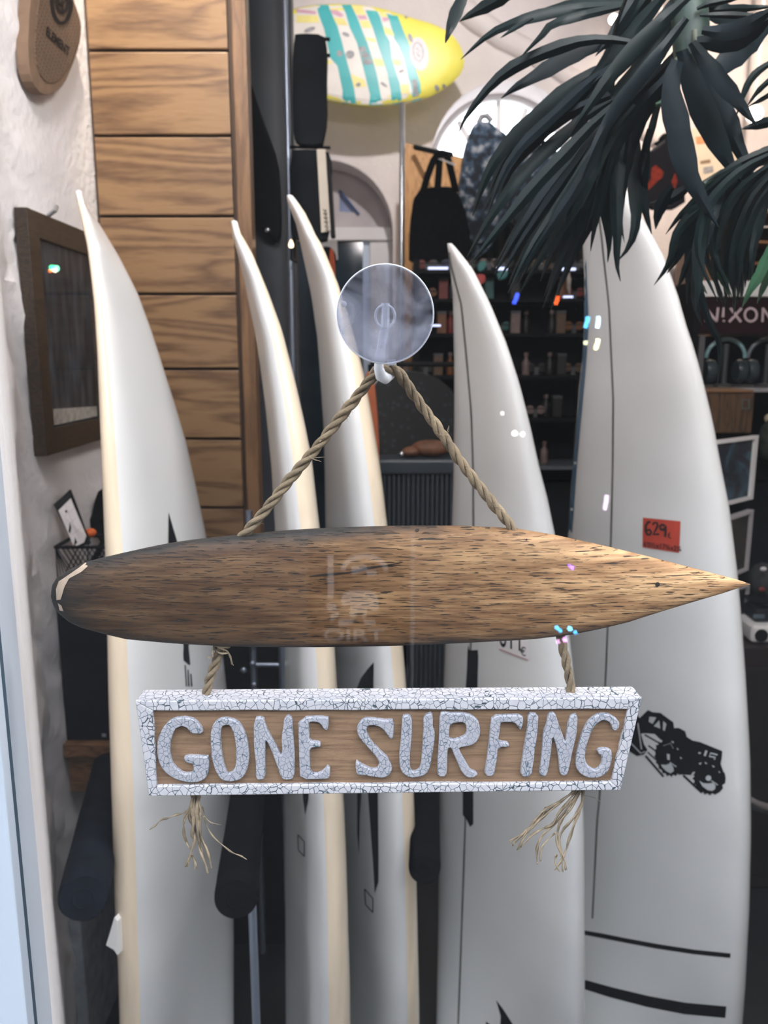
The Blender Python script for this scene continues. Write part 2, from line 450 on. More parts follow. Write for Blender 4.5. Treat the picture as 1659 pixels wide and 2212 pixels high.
part('glazing_bar', MB().tube([P(733, 412, YB+0.235), P(775, 464, YB+0.235)], 0.009, 6), M('blue_bar', (0.06, 0.10, 0.2), 0.4, 0.1, 5), d1)

# oak clad column
YC = 1.95
XR = P(513, 565, YC).x
pln = thing('black_plinth', 'low black plinth in front of the oak column', 'plinth', (-0.35, 1.89, 0))
part('plinth_body', MB().box((-0.50, 1.845, 0), (XR + 0.12, 1.94, 0.93)), BLACKP, pln, bev=0.004)
part('plinth_top', MB().box((-0.51, 1.84, 0.931), (XR + 0.13, 1.942, 0.95)), BLACKP, pln, bev=0.003)
c1 = struct('trim_1', MB().box((-0.66, YC + 0.012, 0), (XR + 0.034, YC + 0.05, 3.5)), M('groove_dark', (0.035, 0.018, 0.01), 0.7, 0.1, 20))
joints = [108.5, 293, 467, 635, 797, 948, 1097]
zj = [z_of(y, YC) for y in joints]
while zj[0] < 3.45: zj.insert(0, zj[0] + (zj[0]-zj[1]))
while zj[-1] > 0.05: zj.append(max(0.0, zj[-1] - 0.172))
for a, b in zip(zj, zj[1:]):
    if a - b < 0.02: continue
    part('plank', MB().box((-0.652, YC, b + 0.003), (XR - 0.006, YC + 0.02, a - 0.003)), OAK, c1, bev=0.003)
part('corner_post', MB().box((XR + 0.004, YC - 0.004, 0), (XR + 0.036, YC + 0.05, 3.5)), OAKV, c1, bev=0.003)

# street side, seen only as a reflection in the glass
struct('floor_2', MB().box((-14, -14, -0.14), (14, 0.38, -0.04)), M('pavement', (0.010, 0.010, 0.011), 0.8, 0.2, 2))
struct('wall_street', MB().box((-14, -9.3, 0), (14, -9, 7.2)), M('street_facade', (0.014, 0.014, 0.014), 0.8, 0.3, 0.7))

# shop window: frame, gasket, glass
w1 = struct('window_1', MB().add([(-0.2122, 0.42, 0.25), (-0.2195, 0.462, 0.25), (-0.30, 0.462, 0.25), (-0.30, 0.42, 0.25), (-0.2122, 0.42, 2.95), (-0.2195, 0.462, 2.95), (-0.30, 0.462, 2.95), (-0.30, 0.42, 2.95)], [(0,1,2,3),(4,7,6,5),(0,4,5,1),(1,5,6,2),(2,6,7,3),(3,7,4,0)]), PVC)
part('gasket', MB().box((-0.30, 0.415, 0.25), (-0.2085, 0.42, 2.95)), GASKET, w1)
part('glazing_bead', MB().box((-0.30, 0.4062, 0.25), (-0.2075, 0.415, 2.95)), PVC, w1, bev=0.001)
part('pane', MB().box((-0.30, 0.400, 0.25), (0.60, 0.406, 2.95)), GLASS, w1)

# ================================================================== SURFBOARDS
FOAM = M('white_board_resin', (0.72, 0.73, 0.73), 0.22, 0.03, 4, coat=0.5)
CREAM = M('cream_rail', (0.78, 0.66, 0.50), 0.3, 0.09, 5, coat=0.4, stretch=(8, 8, 0.7))
STRING = M('stringer_wood', (0.20, 0.16, 0.12), 0.4, 0.2, 20)
STRINGD = M('stringer_dark', (0.14, 0.14, 0.13), 0.4, 0.2, 20)
SHAPE = [(0, 0), (0.02, .16), (.05, .30), (.1, .45), (.2, .68), (.3, .84), (.4, .94), (.5, 1), (.6, .98), (.7, .92), (.8, .80), (.9, .62), (1, .36)]
def surfboard(label, tip, Ym, W, near, XA, XB, XMID=None, t0=0.05, rail=None, e1=0.38, e2=0.85, stringer=None):
    ztip = z_of(tip[1], Ym)
    zs = [ztip*(1 - (i/60.0)**1.6) for i in range(61)]
    zs[-1] = 0.006
    loops = []; rows = []
    angs = [2*math.pi*k/44 for k in range(44)]
    if rail:      # put loop vertices exactly on the edges of the cream band
        for h in rail:
            q = math.copysign(math.asin(abs(h)**(1/e2)), h) % (2*math.pi)
            angs[min(range(44), key=lambda i: abs((angs[i] - q + math.pi) % (2*math.pi) - math.pi))] = q
        angs.sort()
    NP = 44
    for z in zs:
        u = 1 - z/ztip
        w = 0.5*W*interp(SHAPE, u) + 0.002
        Ya, Yf = Ym - w, Ym + w
        yc_ = py_of(Ym, z); wdes = max(0.004, (interp(XB, yc_) - interp(XA, yc_))*depth(Ym, z)/F_PX)
        if near == 'L':
            xa = X_of(interp(XA, py_of(Ya, z)), Ya, z)
            if XMID: t = X_of(interp(XMID, py_of(Ya, z)), Ya, z) - xa
            else: t = t0*min(1, 0.25 + 1.6*u)
            t = max(0.004, min(t, 0.85*wdes)); nx = xa + t/2
            fx = X_of(interp(XB, py_of(Yf, z)), Yf, z) - 0.004
        else:
            xb = X_of(interp(XB, py_of(Ya, z)), Ya, z)
            if XMID: t = xb - X_of(interp(XMID, py_of(Ya, z)), Ya, z)
            else: t = t0*min(1, 0.22 + 2.2*u)
            t = max(0.004, min(t, (0.85 if XMID else 0.6)*wdes)); nx = xb - (t/2 if XMID else t*0.42)
            fx = X_of(interp(XA, py_of(Yf, z)), Yf, z) + (0.004 if XMID else 0.002)
        for it in range(5):       # nudge both rails until the slice has the measured width from the viewer
            N = Vector((nx, Ya, z)); Fp = Vector((fx, Yf, z)); C = (N + Fp)/2
            e = (Fp - N)/2
            nrm = Vector((-e.y, e.x, 0)).normalized()       # points to -X when e points +Y
            loop = []
            for k in range(NP):
                a = angs[k]
                ca, sa = math.cos(a), math.sin(a)
                v = -math.copysign(abs(ca)**e1, ca); h = math.copysign(abs(sa)**e2, sa)
                loop.append(C + e*v + nrm*(h*t/2))
            pxs = [CX + F_PX*p.x/depth(p.y, z) for p in loop]
            kl = min(range(NP), key=lambda q: pxs[q]); kr = max(range(NP), key=lambda q: pxs[q])
            dl = (interp(XA, py_of(loop[kl].y, z)) - pxs[kl])*depth(loop[kl].y, z)/F_PX
            dr = (interp(XB, py_of(loop[kr].y, z)) - pxs[kr])*depth(loop[kr].y, z)/F_PX
            if it < 4:
                if near == 'L': nx += dl; fx += dr
                else: nx += dr; fx += dl
        loops.append(loop); rows.append((C, e, nrm, t))
    mb = MB()
    def mi(i, k):
        if not rail or i < 3: return 0
        a, b = angs[k], angs[(k+1) % NP]
        if b < a: b += 2*math.pi
        m_ = (a + b)/2
        h = math.copysign(abs(math.sin(m_))**e2, math.sin(m_))
        return 1 if math.cos(m_) > 0 and rail[0] < h < rail[1] else 0
    mb.loft(loops, mi)
    base = Vector((rows[-1][0].x, Ym, 0))
    th = thing('surfboard', label, 'surfboard', base)
    body = part('board_body', mb, [FOAM, CREAM], th, smooth=1.2)
    bv = bvh_of(body)
    if stringer:
        ys = [stringer[0][0] + (stringer[-1][0]-stringer[0][0])*i/60 for i in range(61)]
        decal('stringer', [ribbon2d([(interp(stringer, y), y) for y in ys], 4.2)], bv, STRINGD, th, off=0.0005, maxlen=40, label='thin dark stringer line')
    return th, bv

B1, V1 = surfboard('white surfboard leaning nearest the left wall, nose bent left, black arrow mark', (172, 411), 1.33, 0.46, 'L',
    [(411,163),(440,168),(530,188),(600,197),(657,203),(766,210),(946,217),(1091,223),(1200,227),(1400,232),(1500,234),(1700,240),(1900,246),(2000,250),(2100,255),(2212,258)],
    [(411,176),(447,188),(487,217),(559,260),(632,297),(711,326),(776,347),(867,376),(954,402),(1048,423),(1164,447),(1400,480),(1500,491),(1720,500),(2000,505),(2212,505)],
    [(411,176),(440,184),(476,199),(512,210),(693,242),(838,265),(983,284),(1091,293),(1182,303),(1383,318),(1520,326),(1703,340),(1886,347),(2212,355)], rail=(-0.5, 0.8))
B2, V2 = surfboard('white and cream surfboard between the oak column and the middle board', (507, 477), 1.36, 0.44, 'R',
    [(477,499),(509,502),(550,514),(600,526),(729,553),(866,572),(1004,586),(1141,594),(1400,614),(1715,613),(2000,616),(2212,617)],
    [(477,512),(505,520),(550,546),(637,582),(715,610),(821,637),(903,656),(995,674),(1137,690),(1398,723),(1715,742),(1831,747),(2120,756),(2212,757)],
    [(477,500),(520,506),(600,535),(729,565),(866,584),(1004,598),(1141,610),(1400,638),(1715,650),(2000,656),(2212,657)], rail=(-0.9, 0.3))
B3, V3 = surfboard('middle surfboard with cream rail directly behind the suction cup', (628, 422), 1.47, 0.44, 'R',
    [(422,619),(435,621),(489,641),(500,643),(637,672),(729,685),(821,692),(912,698),(1004,701),(1139,703),(1400,712),(1715,724),(2212,738)],
    [(422,632),(432,640),(462,660),(510,683),(532,697),(610,729),(692,756),(798,784),(889,802),(1004,821),(1137,837),(1398,871),(1715,894),(1867,899),(2192,906)],
    [(422,620),(470,640),(600,690),(729,708),(912,730),(1004,738),(1139,750),(1400,778),(1715,800),(2000,808),(2212,812)], rail=(-0.9, 0.05))
B4, V4 = surfboard('narrow white surfboard with white price sticker right of the suction cup', (971, 526), 1.45, 0.44, 'R',
    [(526,966),(569,971),(637,978),(775,981),(912,981),(1050,979),(1137,976),(1402,961),(1716,950),(2000,946),(2212,942)],
    [(526,976),(534,984),(582,1022),(656,1059),(743,1095),(830,1123),(921,1146),(1004,1164),(1073,1182),(1150,1198),(1300,1222),(1470,1241),(1716,1259),(1814,1262),(2212,1264)],
    None, 0.078, None, 0.5, 0.9,
    [(545,971),(573,974),(660,997),(775,1008),(889,1018),(1004,1022),(1137,1023),(1300,1020),(1480,1015),(1716,1008),(1792,1005),(2134,993),(2212,990)])
B5, V5 = surfboard('largest white surfboard at the right with red price tag and tractor emblem', (1316, 330), 1.46, 0.46, 'R',
    [(330,1306),(350,1292),(380,1275),(430,1260),(500,1257),(600,1262),(700,1262),(770,1258),(830,1251),(934,1243),(1043,1234),(1151,1227),(1400,1214),(1700,1210),(2212,1212)],
    [(330,1322),(345,1330),(412,1356),(461,1382),(496,1403),(551,1433),(632,1463),(701,1482),(753,1500),(818,1518),(909,1540),(1006,1558),(1097,1576),(1216,1591),(1275,1597),(1363,1604),(1460,1611),(1630,1621),(1800,1623),(1970,1619),(2123,1611),(2212,1604)],
    None, 0.085, None, 0.5, 0.9,
    [(345,1300),(461,1293),(500,1298),(590,1308),(663,1316),(753,1320),(862,1325),(1006,1324),(1169,1320),(1434,1310),(1715,1296),(1778,1290),(1984,1280)])
# left rail of the largest board: blue tint stripe
BLUE = M('blue_rail_tint', (0.05, 0.13, 0.22), 0.25, 0.1, 10, coat=0.5)
decal('rail_stripe', [ribbon2d([(1262,560),(1268,700),(1262,790),(1252,900),(1243,1000),(1236,1100),(1232,1150)], 9)], V5, BLUE, B5, maxlen=20, label='blue tinted rail stripe')

# marks on the boards
o4 = (340, 1090, 5.525)
decal('arrow_mark', [tri([(130,95),(235,445),(235,520),(125,520)], *o4)], V1, INK, B1)
decal('brush_mark', [tri(q, *o4) for q in ([(300,1640),(375,1640),(370,1700),(345,1710),(390,1910),(375,1915),(310,1860),(305,1790),(340,1800),(310,1690)], [(320,1915),(335,1915),(350,2170),(335,2170)], [(355,1970),(368,1970),(380,2170),(362,2170)], [(388,2020),(402,2020),(415,2170),(396,2170)])], V1, INK, B1)
decal('wedge_mark', [[(653,1640),(668,1640),(667,1725),(660,1761),(655,1725)]], V2, INK, B2)
decal('diamond_mark', [ribbon2d([q_, r_], 2.3) for q_, r_ in zip([(644,1803),(658,1818),(658,1850),(645,1836),(644,1803)], [(644,1803),(658,1818),(658,1850),(645,1836),(644,1803)][1:])], V2, INK, B2)
decal('swoosh_mark', [[(808,1430),(807,1500),(766,1500),(780,1465),(793,1447)]], V3, INK, B3)
decal('blade_mark', [[(790,1640),(816,1640),(818,1840),(818,1905),(810,1930),(806,1860)], [(772,1700),(782,1700),(778,1760),(776,1846),(772,1800)]], V3, INK, B3)
decal('diamond_mark', [ribbon2d([q_, r_], 2.3) for q_, r_ in zip([(788,1920),(806,1941),(806,1971),(790,1954),(788,1920)], [(788,1920),(806,1941),(806,1971),(790,1954),(788,1920)][1:])], V3, INK, B3)
o5 = (940, 1380, 7.54)
decal('brush_mark', [tri([(545,90),(560,180),(600,185),(575,240),(620,230),(700,180),(708,300),(700,560),(695,800),(500,800),(520,500),(530,200)], *o5), [(1000,1700),(1023,1700),(1023,1780),(1016,1786),(1008,1770),(1000,1760)]], V4, INK, B4)
decal('fin_mark', [[(1072,2160),(1086,2178),(1108,2212),(1110,2230),(1080,2230),(1082,2195)], [(1050,2206),(1062,2215),(1060,2230),(1050,2230)]], V4, INK, B4)
STICK = M('white_sticker', (0.72, 0.69, 0.70), 0.5, 0.03, 30)
REDTAG = M('red_orange_sticker', (0.50, 0.055, 0.03), 0.5, 0.08, 30)
s4 = decal('price_sticker', [[(1078,1330),(1145,1346),(1144,1427),(1078,1403)]], V4, STICK, B4, off=0.0012)
decal('price_writing', text_polys('611', 60, lambda u, v: (1079 + u*0.60, 1395 + u*0.14 - v*1.35)) + text_polys('€', 26, lambda u, v: (1125 + u*0.8, 1414 + u*0.2 - v)), V4, INK, B4, off=0.0018, maxlen=60)
decal('sticker_edge', [ribbon2d([(1080,1402),(1142,1426)], 2.5)], V4, M('pink_edge', (0.42, 0.22, 0.25), 0.6, 0.05, 30), B4, off=0.0016)
decal('price_tag', [[(1390,1118),(1471,1126),(1468,1194),(1389,1182)]], V5, REDTAG, B5, off=0.0012, label='small red price sticker')
o8 = (1360, 1100, 11.85)
TAGINK = M('tag_ink', (0.03, 0.008, 0.008), 0.6, 0.2, 60)
pr = [ribbon2d(tri(q, *o8), w/11.85) for q, w in [
    ([(560,320),(490,330),(440,420),(430,540),(470,640),(540,650),(580,590),(540,520),(460,540)], 62),
    ([(610,400),(660,340),(730,350),(740,420),(700,510),(630,640),(780,635)], 55),
    ([(930,420),(850,390),(800,430),(820,510),(900,510),(945,420),(945,560),(930,710)], 62),
    ([(1060,590),(1020,640),(1020,720),(1090,740)], 30), ([(1000,650),(1060,670)], 22)]]
decal('price_writing', pr, V5, TAGINK, B5, off=0.002, maxlen=60)
decal('size_writing', text_polys("6'0½x17¾x2¼", 15.5, lambda u, v: (1392 + u*0.86, 1180 + u*0.115 - v), 0.32), V5, TAGINK, B5, off=0.002, maxlen=60)
decal('black_band', [ribbon2d([(1262,2014),(1300,2021),(1350,2031),(1420,2044),(1500,2056),(1578,2064)], [9,10,10,10,10,10])], V5, INK, B5)
decal('black_band', [ribbon2d([(1262,2126),(1320,2143),(1400,2163),(1480,2178),(1568,2186)], [20,22,24,25,25])], V5, INK, B5)
# tractor emblem
o6 = (1340, 1510, 6.38)
T = lambda q: tri(q, *o6)
def ell(cx, cy, rx, ry, n=28, teeth=0, tr=0.12, rot=-0.35):
    out = []
    N_ = teeth*3 if teeth else n
    for i in range(N_):
        a = 2*math.pi*i/N_
        k = 1.0 + (tr if teeth and i % 3 == 0 else 0)
        x, y = rx*k*math.cos(a), ry*k*math.sin(a)
        out.append((cx + x*math.cos(rot) - y*math.sin(rot), cy + x*math.sin(rot) + y*math.cos(rot)))
    return out
blk = [T([(385,150),(450,180),(560,190),(625,240),(735,320),(745,400),(800,395),(830,405),(850,450),(900,445),(920,520),(1000,570),(1100,590),(1250,650),(1410,715),(1400,820),(1385,890),(1440,1050),(1380,1080),(1300,950),(1180,880),(1060,900),(980,1000),(870,1040),(800,1040),(700,600),(560,560),(480,480),(350,470),(240,480),(250,230),(270,260),(380,300)]),
       T([(240,190),(290,480),(330,620),(380,700),(330,765),(230,785),(100,700),(40,560),(120,420)]),
       T(ell(650, 820, 150, 240, teeth=18)), T(ell(1225, 1090, 205, 215, teeth=20))]
blk += [ribbon2d(T(q), w/6.38) for q, w in [([(340,490),(530,600)], 22), ([(390,640),(500,720)], 22), ([(350,780),(600,1070)], 30), ([(380,730),(500,840)], 20), ([(870,1050),(1130,1290)], 30)]]
decal('tractor_emblem', blk, V5, INK, B5, off=0.0008, label='black tractor emblem')
lightm = M('emblem_light', (0.50, 0.53, 0.55), 0.3, 0.05, 30)
lt = [T(q) for q in ([(410,240),(505,250),(455,340),(400,310)], [(545,290),(560,405),(470,370)], [(600,300),(645,340),(620,440),(595,420)],
      [(1095,1120),(1150,1155),(1220,1160),(1290,1150),(1320,1190),(1310,1240),(1270,1262),(1210,1250),(1140,1200)],
      [(570,900),(640,905),(700,880),(740,940),(745,990),(700,1022),(640,990),(590,940)], ell(1222, 1085, 38, 38), [(1010,1000),(1040,1000),(1000,1070),(970,1060)], [(1085,880),(1130,870),(1110,905)], [(1170,860),(1210,885),(1180,890)], [(1265,905),(1310,925),(1290,940)], [(1360,980),(1385,1010),(1365,1010)],
      [(710,570),(750,590),(735,610)], [(785,665),(815,690),(795,700)], [(830,790),(860,810),(840,825)], [(650,750),(690,760),(690,840),(655,830)])]
lt += [ribbon2d(T(q), w/6.38) for q, w in [([(1195,705),(1170,780)], 30), ([(1345,765),(1250,740),(1235,785),(1315,800),(1300,830)], 20), ([(1085,735),(1115,745)], 22),
      ([(250,330),(300,690)], 16), ([(150,600),(290,745),(350,720)], 14), ([(690,870),(780,930)], 14), ([(1260,1120),(1350,1180)], 14), ([(600,640),(700,610),(740,680)], 5)]]
decal('emblem_detail', lt, V5, lightm, B5, off=0.0015, label='pale details of the tractor emblem')

# ================================================================== BOARD RACK
RUB = M('black_foam_rubber', (0.004, 0.0045, 0.006), 0.85, 0.2, 30, spec=0.03)
RUBB = M('navy_foam_rubber', (0.009, 0.013, 0.020), 0.8, 0.2, 30, spec=0.06)
rk = thing('board_rack', 'black foam padded rack arms holding the row of surfboards', 'rack', (-0.2, 1.75, 0))
for (x0, y0, Y0, x1, y1, Y1, rpx, mt) in [(180,1940,1.0, 238,1655,1.5445, 54, RUBB), (510,1942,1.0, 552,1560,1.76, 48, RUB), (917,1878,1.15, 922,1620,1.76, 35, RUB)]:
    a = P(x0, y0, Y0); b = P(x1, y1, Y1); r = rpx*depth(Y0, a.z)/F_PX
    d = (b - a).normalized()
    am = MB().lathe(a, d, [(0, -0.001), (r*0.9, -0.001), (r*0.97, 0.003), (r, 0.012), (r, (b-a).length)], 32)
    ao = part('rack_arm', am, mt, rk, smooth=0.9)
    part('end_ring', MB().lathe(a - d*0.001, d, [(r*0.34, -0.0010), (r*0.40, -0.0018), (r*0.46, -0.0010)], 28), mt, ao, smooth=0.9)
zr = P(552, 1560, 1.76).z - 0.02
part('rack_rail', MB().box((-0.34, 1.76, zr - 0.09), (0.30, 1.80, zr + 0.05)), BLACKP, rk, bev=0.005)
STEEL = M('blue_grey_steel', (0.34, 0.40, 0.50), 0.35, 0.05, 10, metal=0.8)
def vpost(px, py, Y, r, z1, mt, nm='rack_post'):
    x = P(px, py, Y).x
    part(nm, MB().tube([Vector((x, Y, 0.0)), Vector((x, Y, z1))], r, 10), mt, rk, smooth=0.9)
vpost(550, 2100, 1.22, 0.007, zr - 0.03, STEEL); vpost(611, 1440, 1.82, 0.010, 1.15, STEEL); vpost(548, 1440, 1.82, 0.008, 1.15, STEEL)
za = P(580, 1436, 1.8).z
part('cross_tube', MB().tube([P(548, 1436, 1.82), P(612, 1436, 1.82)], 0.006, 8), STEEL, rk, smooth=0.9)
for px, py in ((545, 1392), (546, 1434), (549, 1480), (526, 1448)):
    part('bolt', MB().ellipsoid(P(px, py, 1.807), (0.008, 0.006, 0.008)), STEEL, rk, smooth=1.5)

# ================================================================== HANGING SIGN
sg = thing('hanging_sign', 'wooden surfboard sign on twisted rope with a crackled GONE SURFING plate below', 'sign', P(850, 1265, 0.445))
# -- wood material
def M_signwood():
    m, n, l, b = new_mat('weathered_sign_wood')
    tc = n.new('ShaderNodeTexCoord')
    def noise(sc, rot, scale, det, dist=0.0):
        mp = n.new('ShaderNodeMapping'); mp.inputs['Scale'].default_value = sc; mp.inputs['Rotation'].default_value = (0, rot, 0)
        z = n.new('ShaderNodeTexNoise'); z.inputs['Scale'].default_value = scale; z.inputs['Detail'].default_value = det; z.inputs['Distortion'].default_value = dist
        l.new(tc.outputs['Object'], mp.inputs[0]); l.new(mp.outputs[0], z.inputs['Vector']); return z.outputs['Fac']
    def math_(op, a, bb=None, c=None):
        q = n.new('ShaderNodeMath'); q.operation = op
        for i, v in enumerate((a, bb, c)):
            if v is None: continue
            if isinstance(v, (int, float)): q.inputs[i].default_value = v
            else: l.new(v, q.inputs[i])
        return q.outputs[0]
    def ramp(src, stops):
        r = n.new('ShaderNodeValToRGB'); l.new(src, r.inputs[0]); e = r.color_ramp.elements
        while len(e) < len(stops): e.new(0.5)
        for q, (p_, c_) in zip(e, stops): q.position = p_; q.color = tuple(c_) + (1,)
        return r.outputs[0]
    def mix(f, a, bb, mode='MIX'):
        q = n.new('ShaderNodeMix'); q.data_type = 'RGBA'; q.blend_type = mode
        if isinstance(f, float): q.inputs[0].default_value = f
        else: l.new(f, q.inputs[0])
        for i, v in ((6, a), (7, bb)):
            if isinstance(v, tuple): q.inputs[i].default_value = v
            else: l.new(v, q.inputs[i])
        return q.outputs[2]
    g1 = noise((5, 1, 60), 0.10, 2.2, 6, 0.4)
    g2 = noise((20, 1, 260), 0.10, 2.0, 8)
    base = ramp(math_('MULTIPLY_ADD', g1, 0.55, math_('MULTIPLY', g2, 0.45)), [(0.30, (0.075, 0.035, 0.014)), (0.46, (0.185, 0.105, 0.052)), (0.64, (0.37, 0.24, 0.13))])
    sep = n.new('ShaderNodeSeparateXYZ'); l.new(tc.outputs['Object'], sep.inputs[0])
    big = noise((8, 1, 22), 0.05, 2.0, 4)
    # left end darker, right end paler
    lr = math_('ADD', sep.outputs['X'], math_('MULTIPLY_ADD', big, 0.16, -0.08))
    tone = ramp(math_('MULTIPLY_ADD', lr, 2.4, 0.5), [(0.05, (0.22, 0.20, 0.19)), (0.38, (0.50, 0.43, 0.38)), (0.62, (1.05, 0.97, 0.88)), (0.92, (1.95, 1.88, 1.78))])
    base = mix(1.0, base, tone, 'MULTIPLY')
    # scorched left end and top rim; underside shade put into the colour
    ed = n.new('ShaderNodeAttribute'); ed.attribute_name = 'edge'
    eg = math_('ADD', ed.outputs['Fac'], math_('MULTIPLY_ADD', noise((14, 1, 60), 0.1, 2.5, 5), 0.8, -0.4))
    burn_shade = ramp(eg, [(0.16, (0, 0, 0)), (0.62, (1, 1, 1))])
    base = mix(burn_shade, base, (0.020, 0.018, 0.017, 1))
    # open pores
    po = noise((90, 1, 1500), 0.10, 1.0, 2)
    pz = noise((55, 1, 900), 0.13, 1.0, 2)
    pr = ramp(po, [(0.605, (0, 0, 0)), (0.64, (1, 1, 1))]); pr2 = ramp(pz, [(0.63, (0, 0, 0)), (0.66, (1, 1, 1))])
    pores = math_('MAXIMUM', pr, pr2)
    base = mix(math_('MULTIPLY', pores, 0.9), base, (0.016, 0.012, 0.010, 1))
    l.new(base, b.inputs['Base Color']); b.inputs['Roughness'].default_value = 0.62; b.inputs['Specular IOR Level'].default_value = 0.3
    bp = n.new('ShaderNodeBump'); bp.inputs['Distance'].default_value = 0.0006
    l.new(math_('SUBTRACT', math_('MULTIPLY', g2, 0.4), pores), bp.inputs['Height']); l.new(bp.outputs[0], b.inputs['Normal'])
    return m
TOPL = [(113,1283),(116,1262),(128,1245),(150,1233),(190,1214),(227,1205),(300,1188),(364,1175),(420,1166),(526,1155),(620,1146),(720,1140),(860,1136),(990,1136),(1105,1141),(1200,1157),(1300,1179),(1400,1203),(1500,1229),(1580,1249),(1608,1257),(1620,1262)]
BOTL = [(113,1290),(116,1308),(126,1324),(150,1343),(176,1355),(262,1378),(364,1387),(430,1391),(516,1395),(620,1396),(700,1396),(850,1393),(1000,1387),(1150,1379),(1250,1367),(1350,1345),(1450,1313),(1550,1283),(1608,1266),(1620,1263)]
YS = 0.446
xsamp = [113,114.5,117,121,127,135,145,158,175,200,230,270]+list(range(320,1560,40))+[1560,1580,1595,1608,1616,1620]
loops = []; edges = []
NP = 40
for xp in xsamp:
    yt, yb = interp(TOPL, xp), interp(BOTL, xp)
    a, b_ = P(xp, yt, YS), P(xp, yb, YS); c = (a+b_)/2; hz = (a.z-b_.z)/2
    full = min(1.0, hz/0.030)
    ht = 0.0115*(0.30 + 0.70*full)
    if xp < 150: ht *= 0.6 + 0.4*(xp-113)/37
    if xp > 1560: ht *= max(0.12, (1625-xp)/65)
    L = []
    for k in range(NP):
        t = 2*math.pi*k/NP
        co, si = math.cos(t), math.sin(t)
        L.append(Vector((c.x, YS - ht*math.copysign(abs(co)**0.75, co), c.z + hz*math.copysign(abs(si)**0.92, si))))
        endl = max(0.0, 1 - (xp-113)/150.0); 
        upper = max(0, math.copysign(abs(si)**0.9, si))
        edges.append(max(endl*0.75, (upper**5)*0.75*max(0, 1 - max(0, (xp-700))/500.0), (max(0, -si)**5)*0.65, 0.5*endl))  # the lower term paints shade along the underside
    loops.append(L)
wm = MB().loft(loops)
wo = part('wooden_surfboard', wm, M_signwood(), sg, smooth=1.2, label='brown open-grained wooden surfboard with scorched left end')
at = wo.data.attributes.new('edge', 'FLOAT', 'POINT'); at.data.foreach_set('value', edges)
VW = bvh_of(wo)
PALEW = M('bare_chipped_wood', (0.42, 0.32, 0.24), 0.7, 0.15, 120)
decal('chipped_end', [[(122,1272),(128,1256),(145,1245),(170,1228),(186,1216),(190,1224),(176,1236),(150,1250),(140,1268),(132,1295),(123,1296)], [(126,1302),(134,1308),(138,1320),(130,1318)]], VW, PALEW, sg, off=0.0004, label='pale chipped nose of the wooden surfboard')
CRACKD = M('dark_split', (0.012, 0.009, 0.008), 0.9, 0.2, 50)
o7 = (660, 1170, 6.9125)
decal('split', [ribbon2d(tri([(50,520),(150,505),(300,490),(480,475),(650,460),(760,435),(900,400),(1050,375),(1200,355),(1380,320),(1450,310)], *o7), [1,3.4,4.6,4,2.4,4.2,5,3,2.4,1.8,0.8])], VW, CRACKD, sg, off=0.0004)
decal('knot', [ell(901, 1146, 4.5, 3, 10), ell(1137, 1166, 2.2, 2, 8), ell(1420, 1262, 5, 5, 9)], VW, CRACKD, sg, off=0.0004)

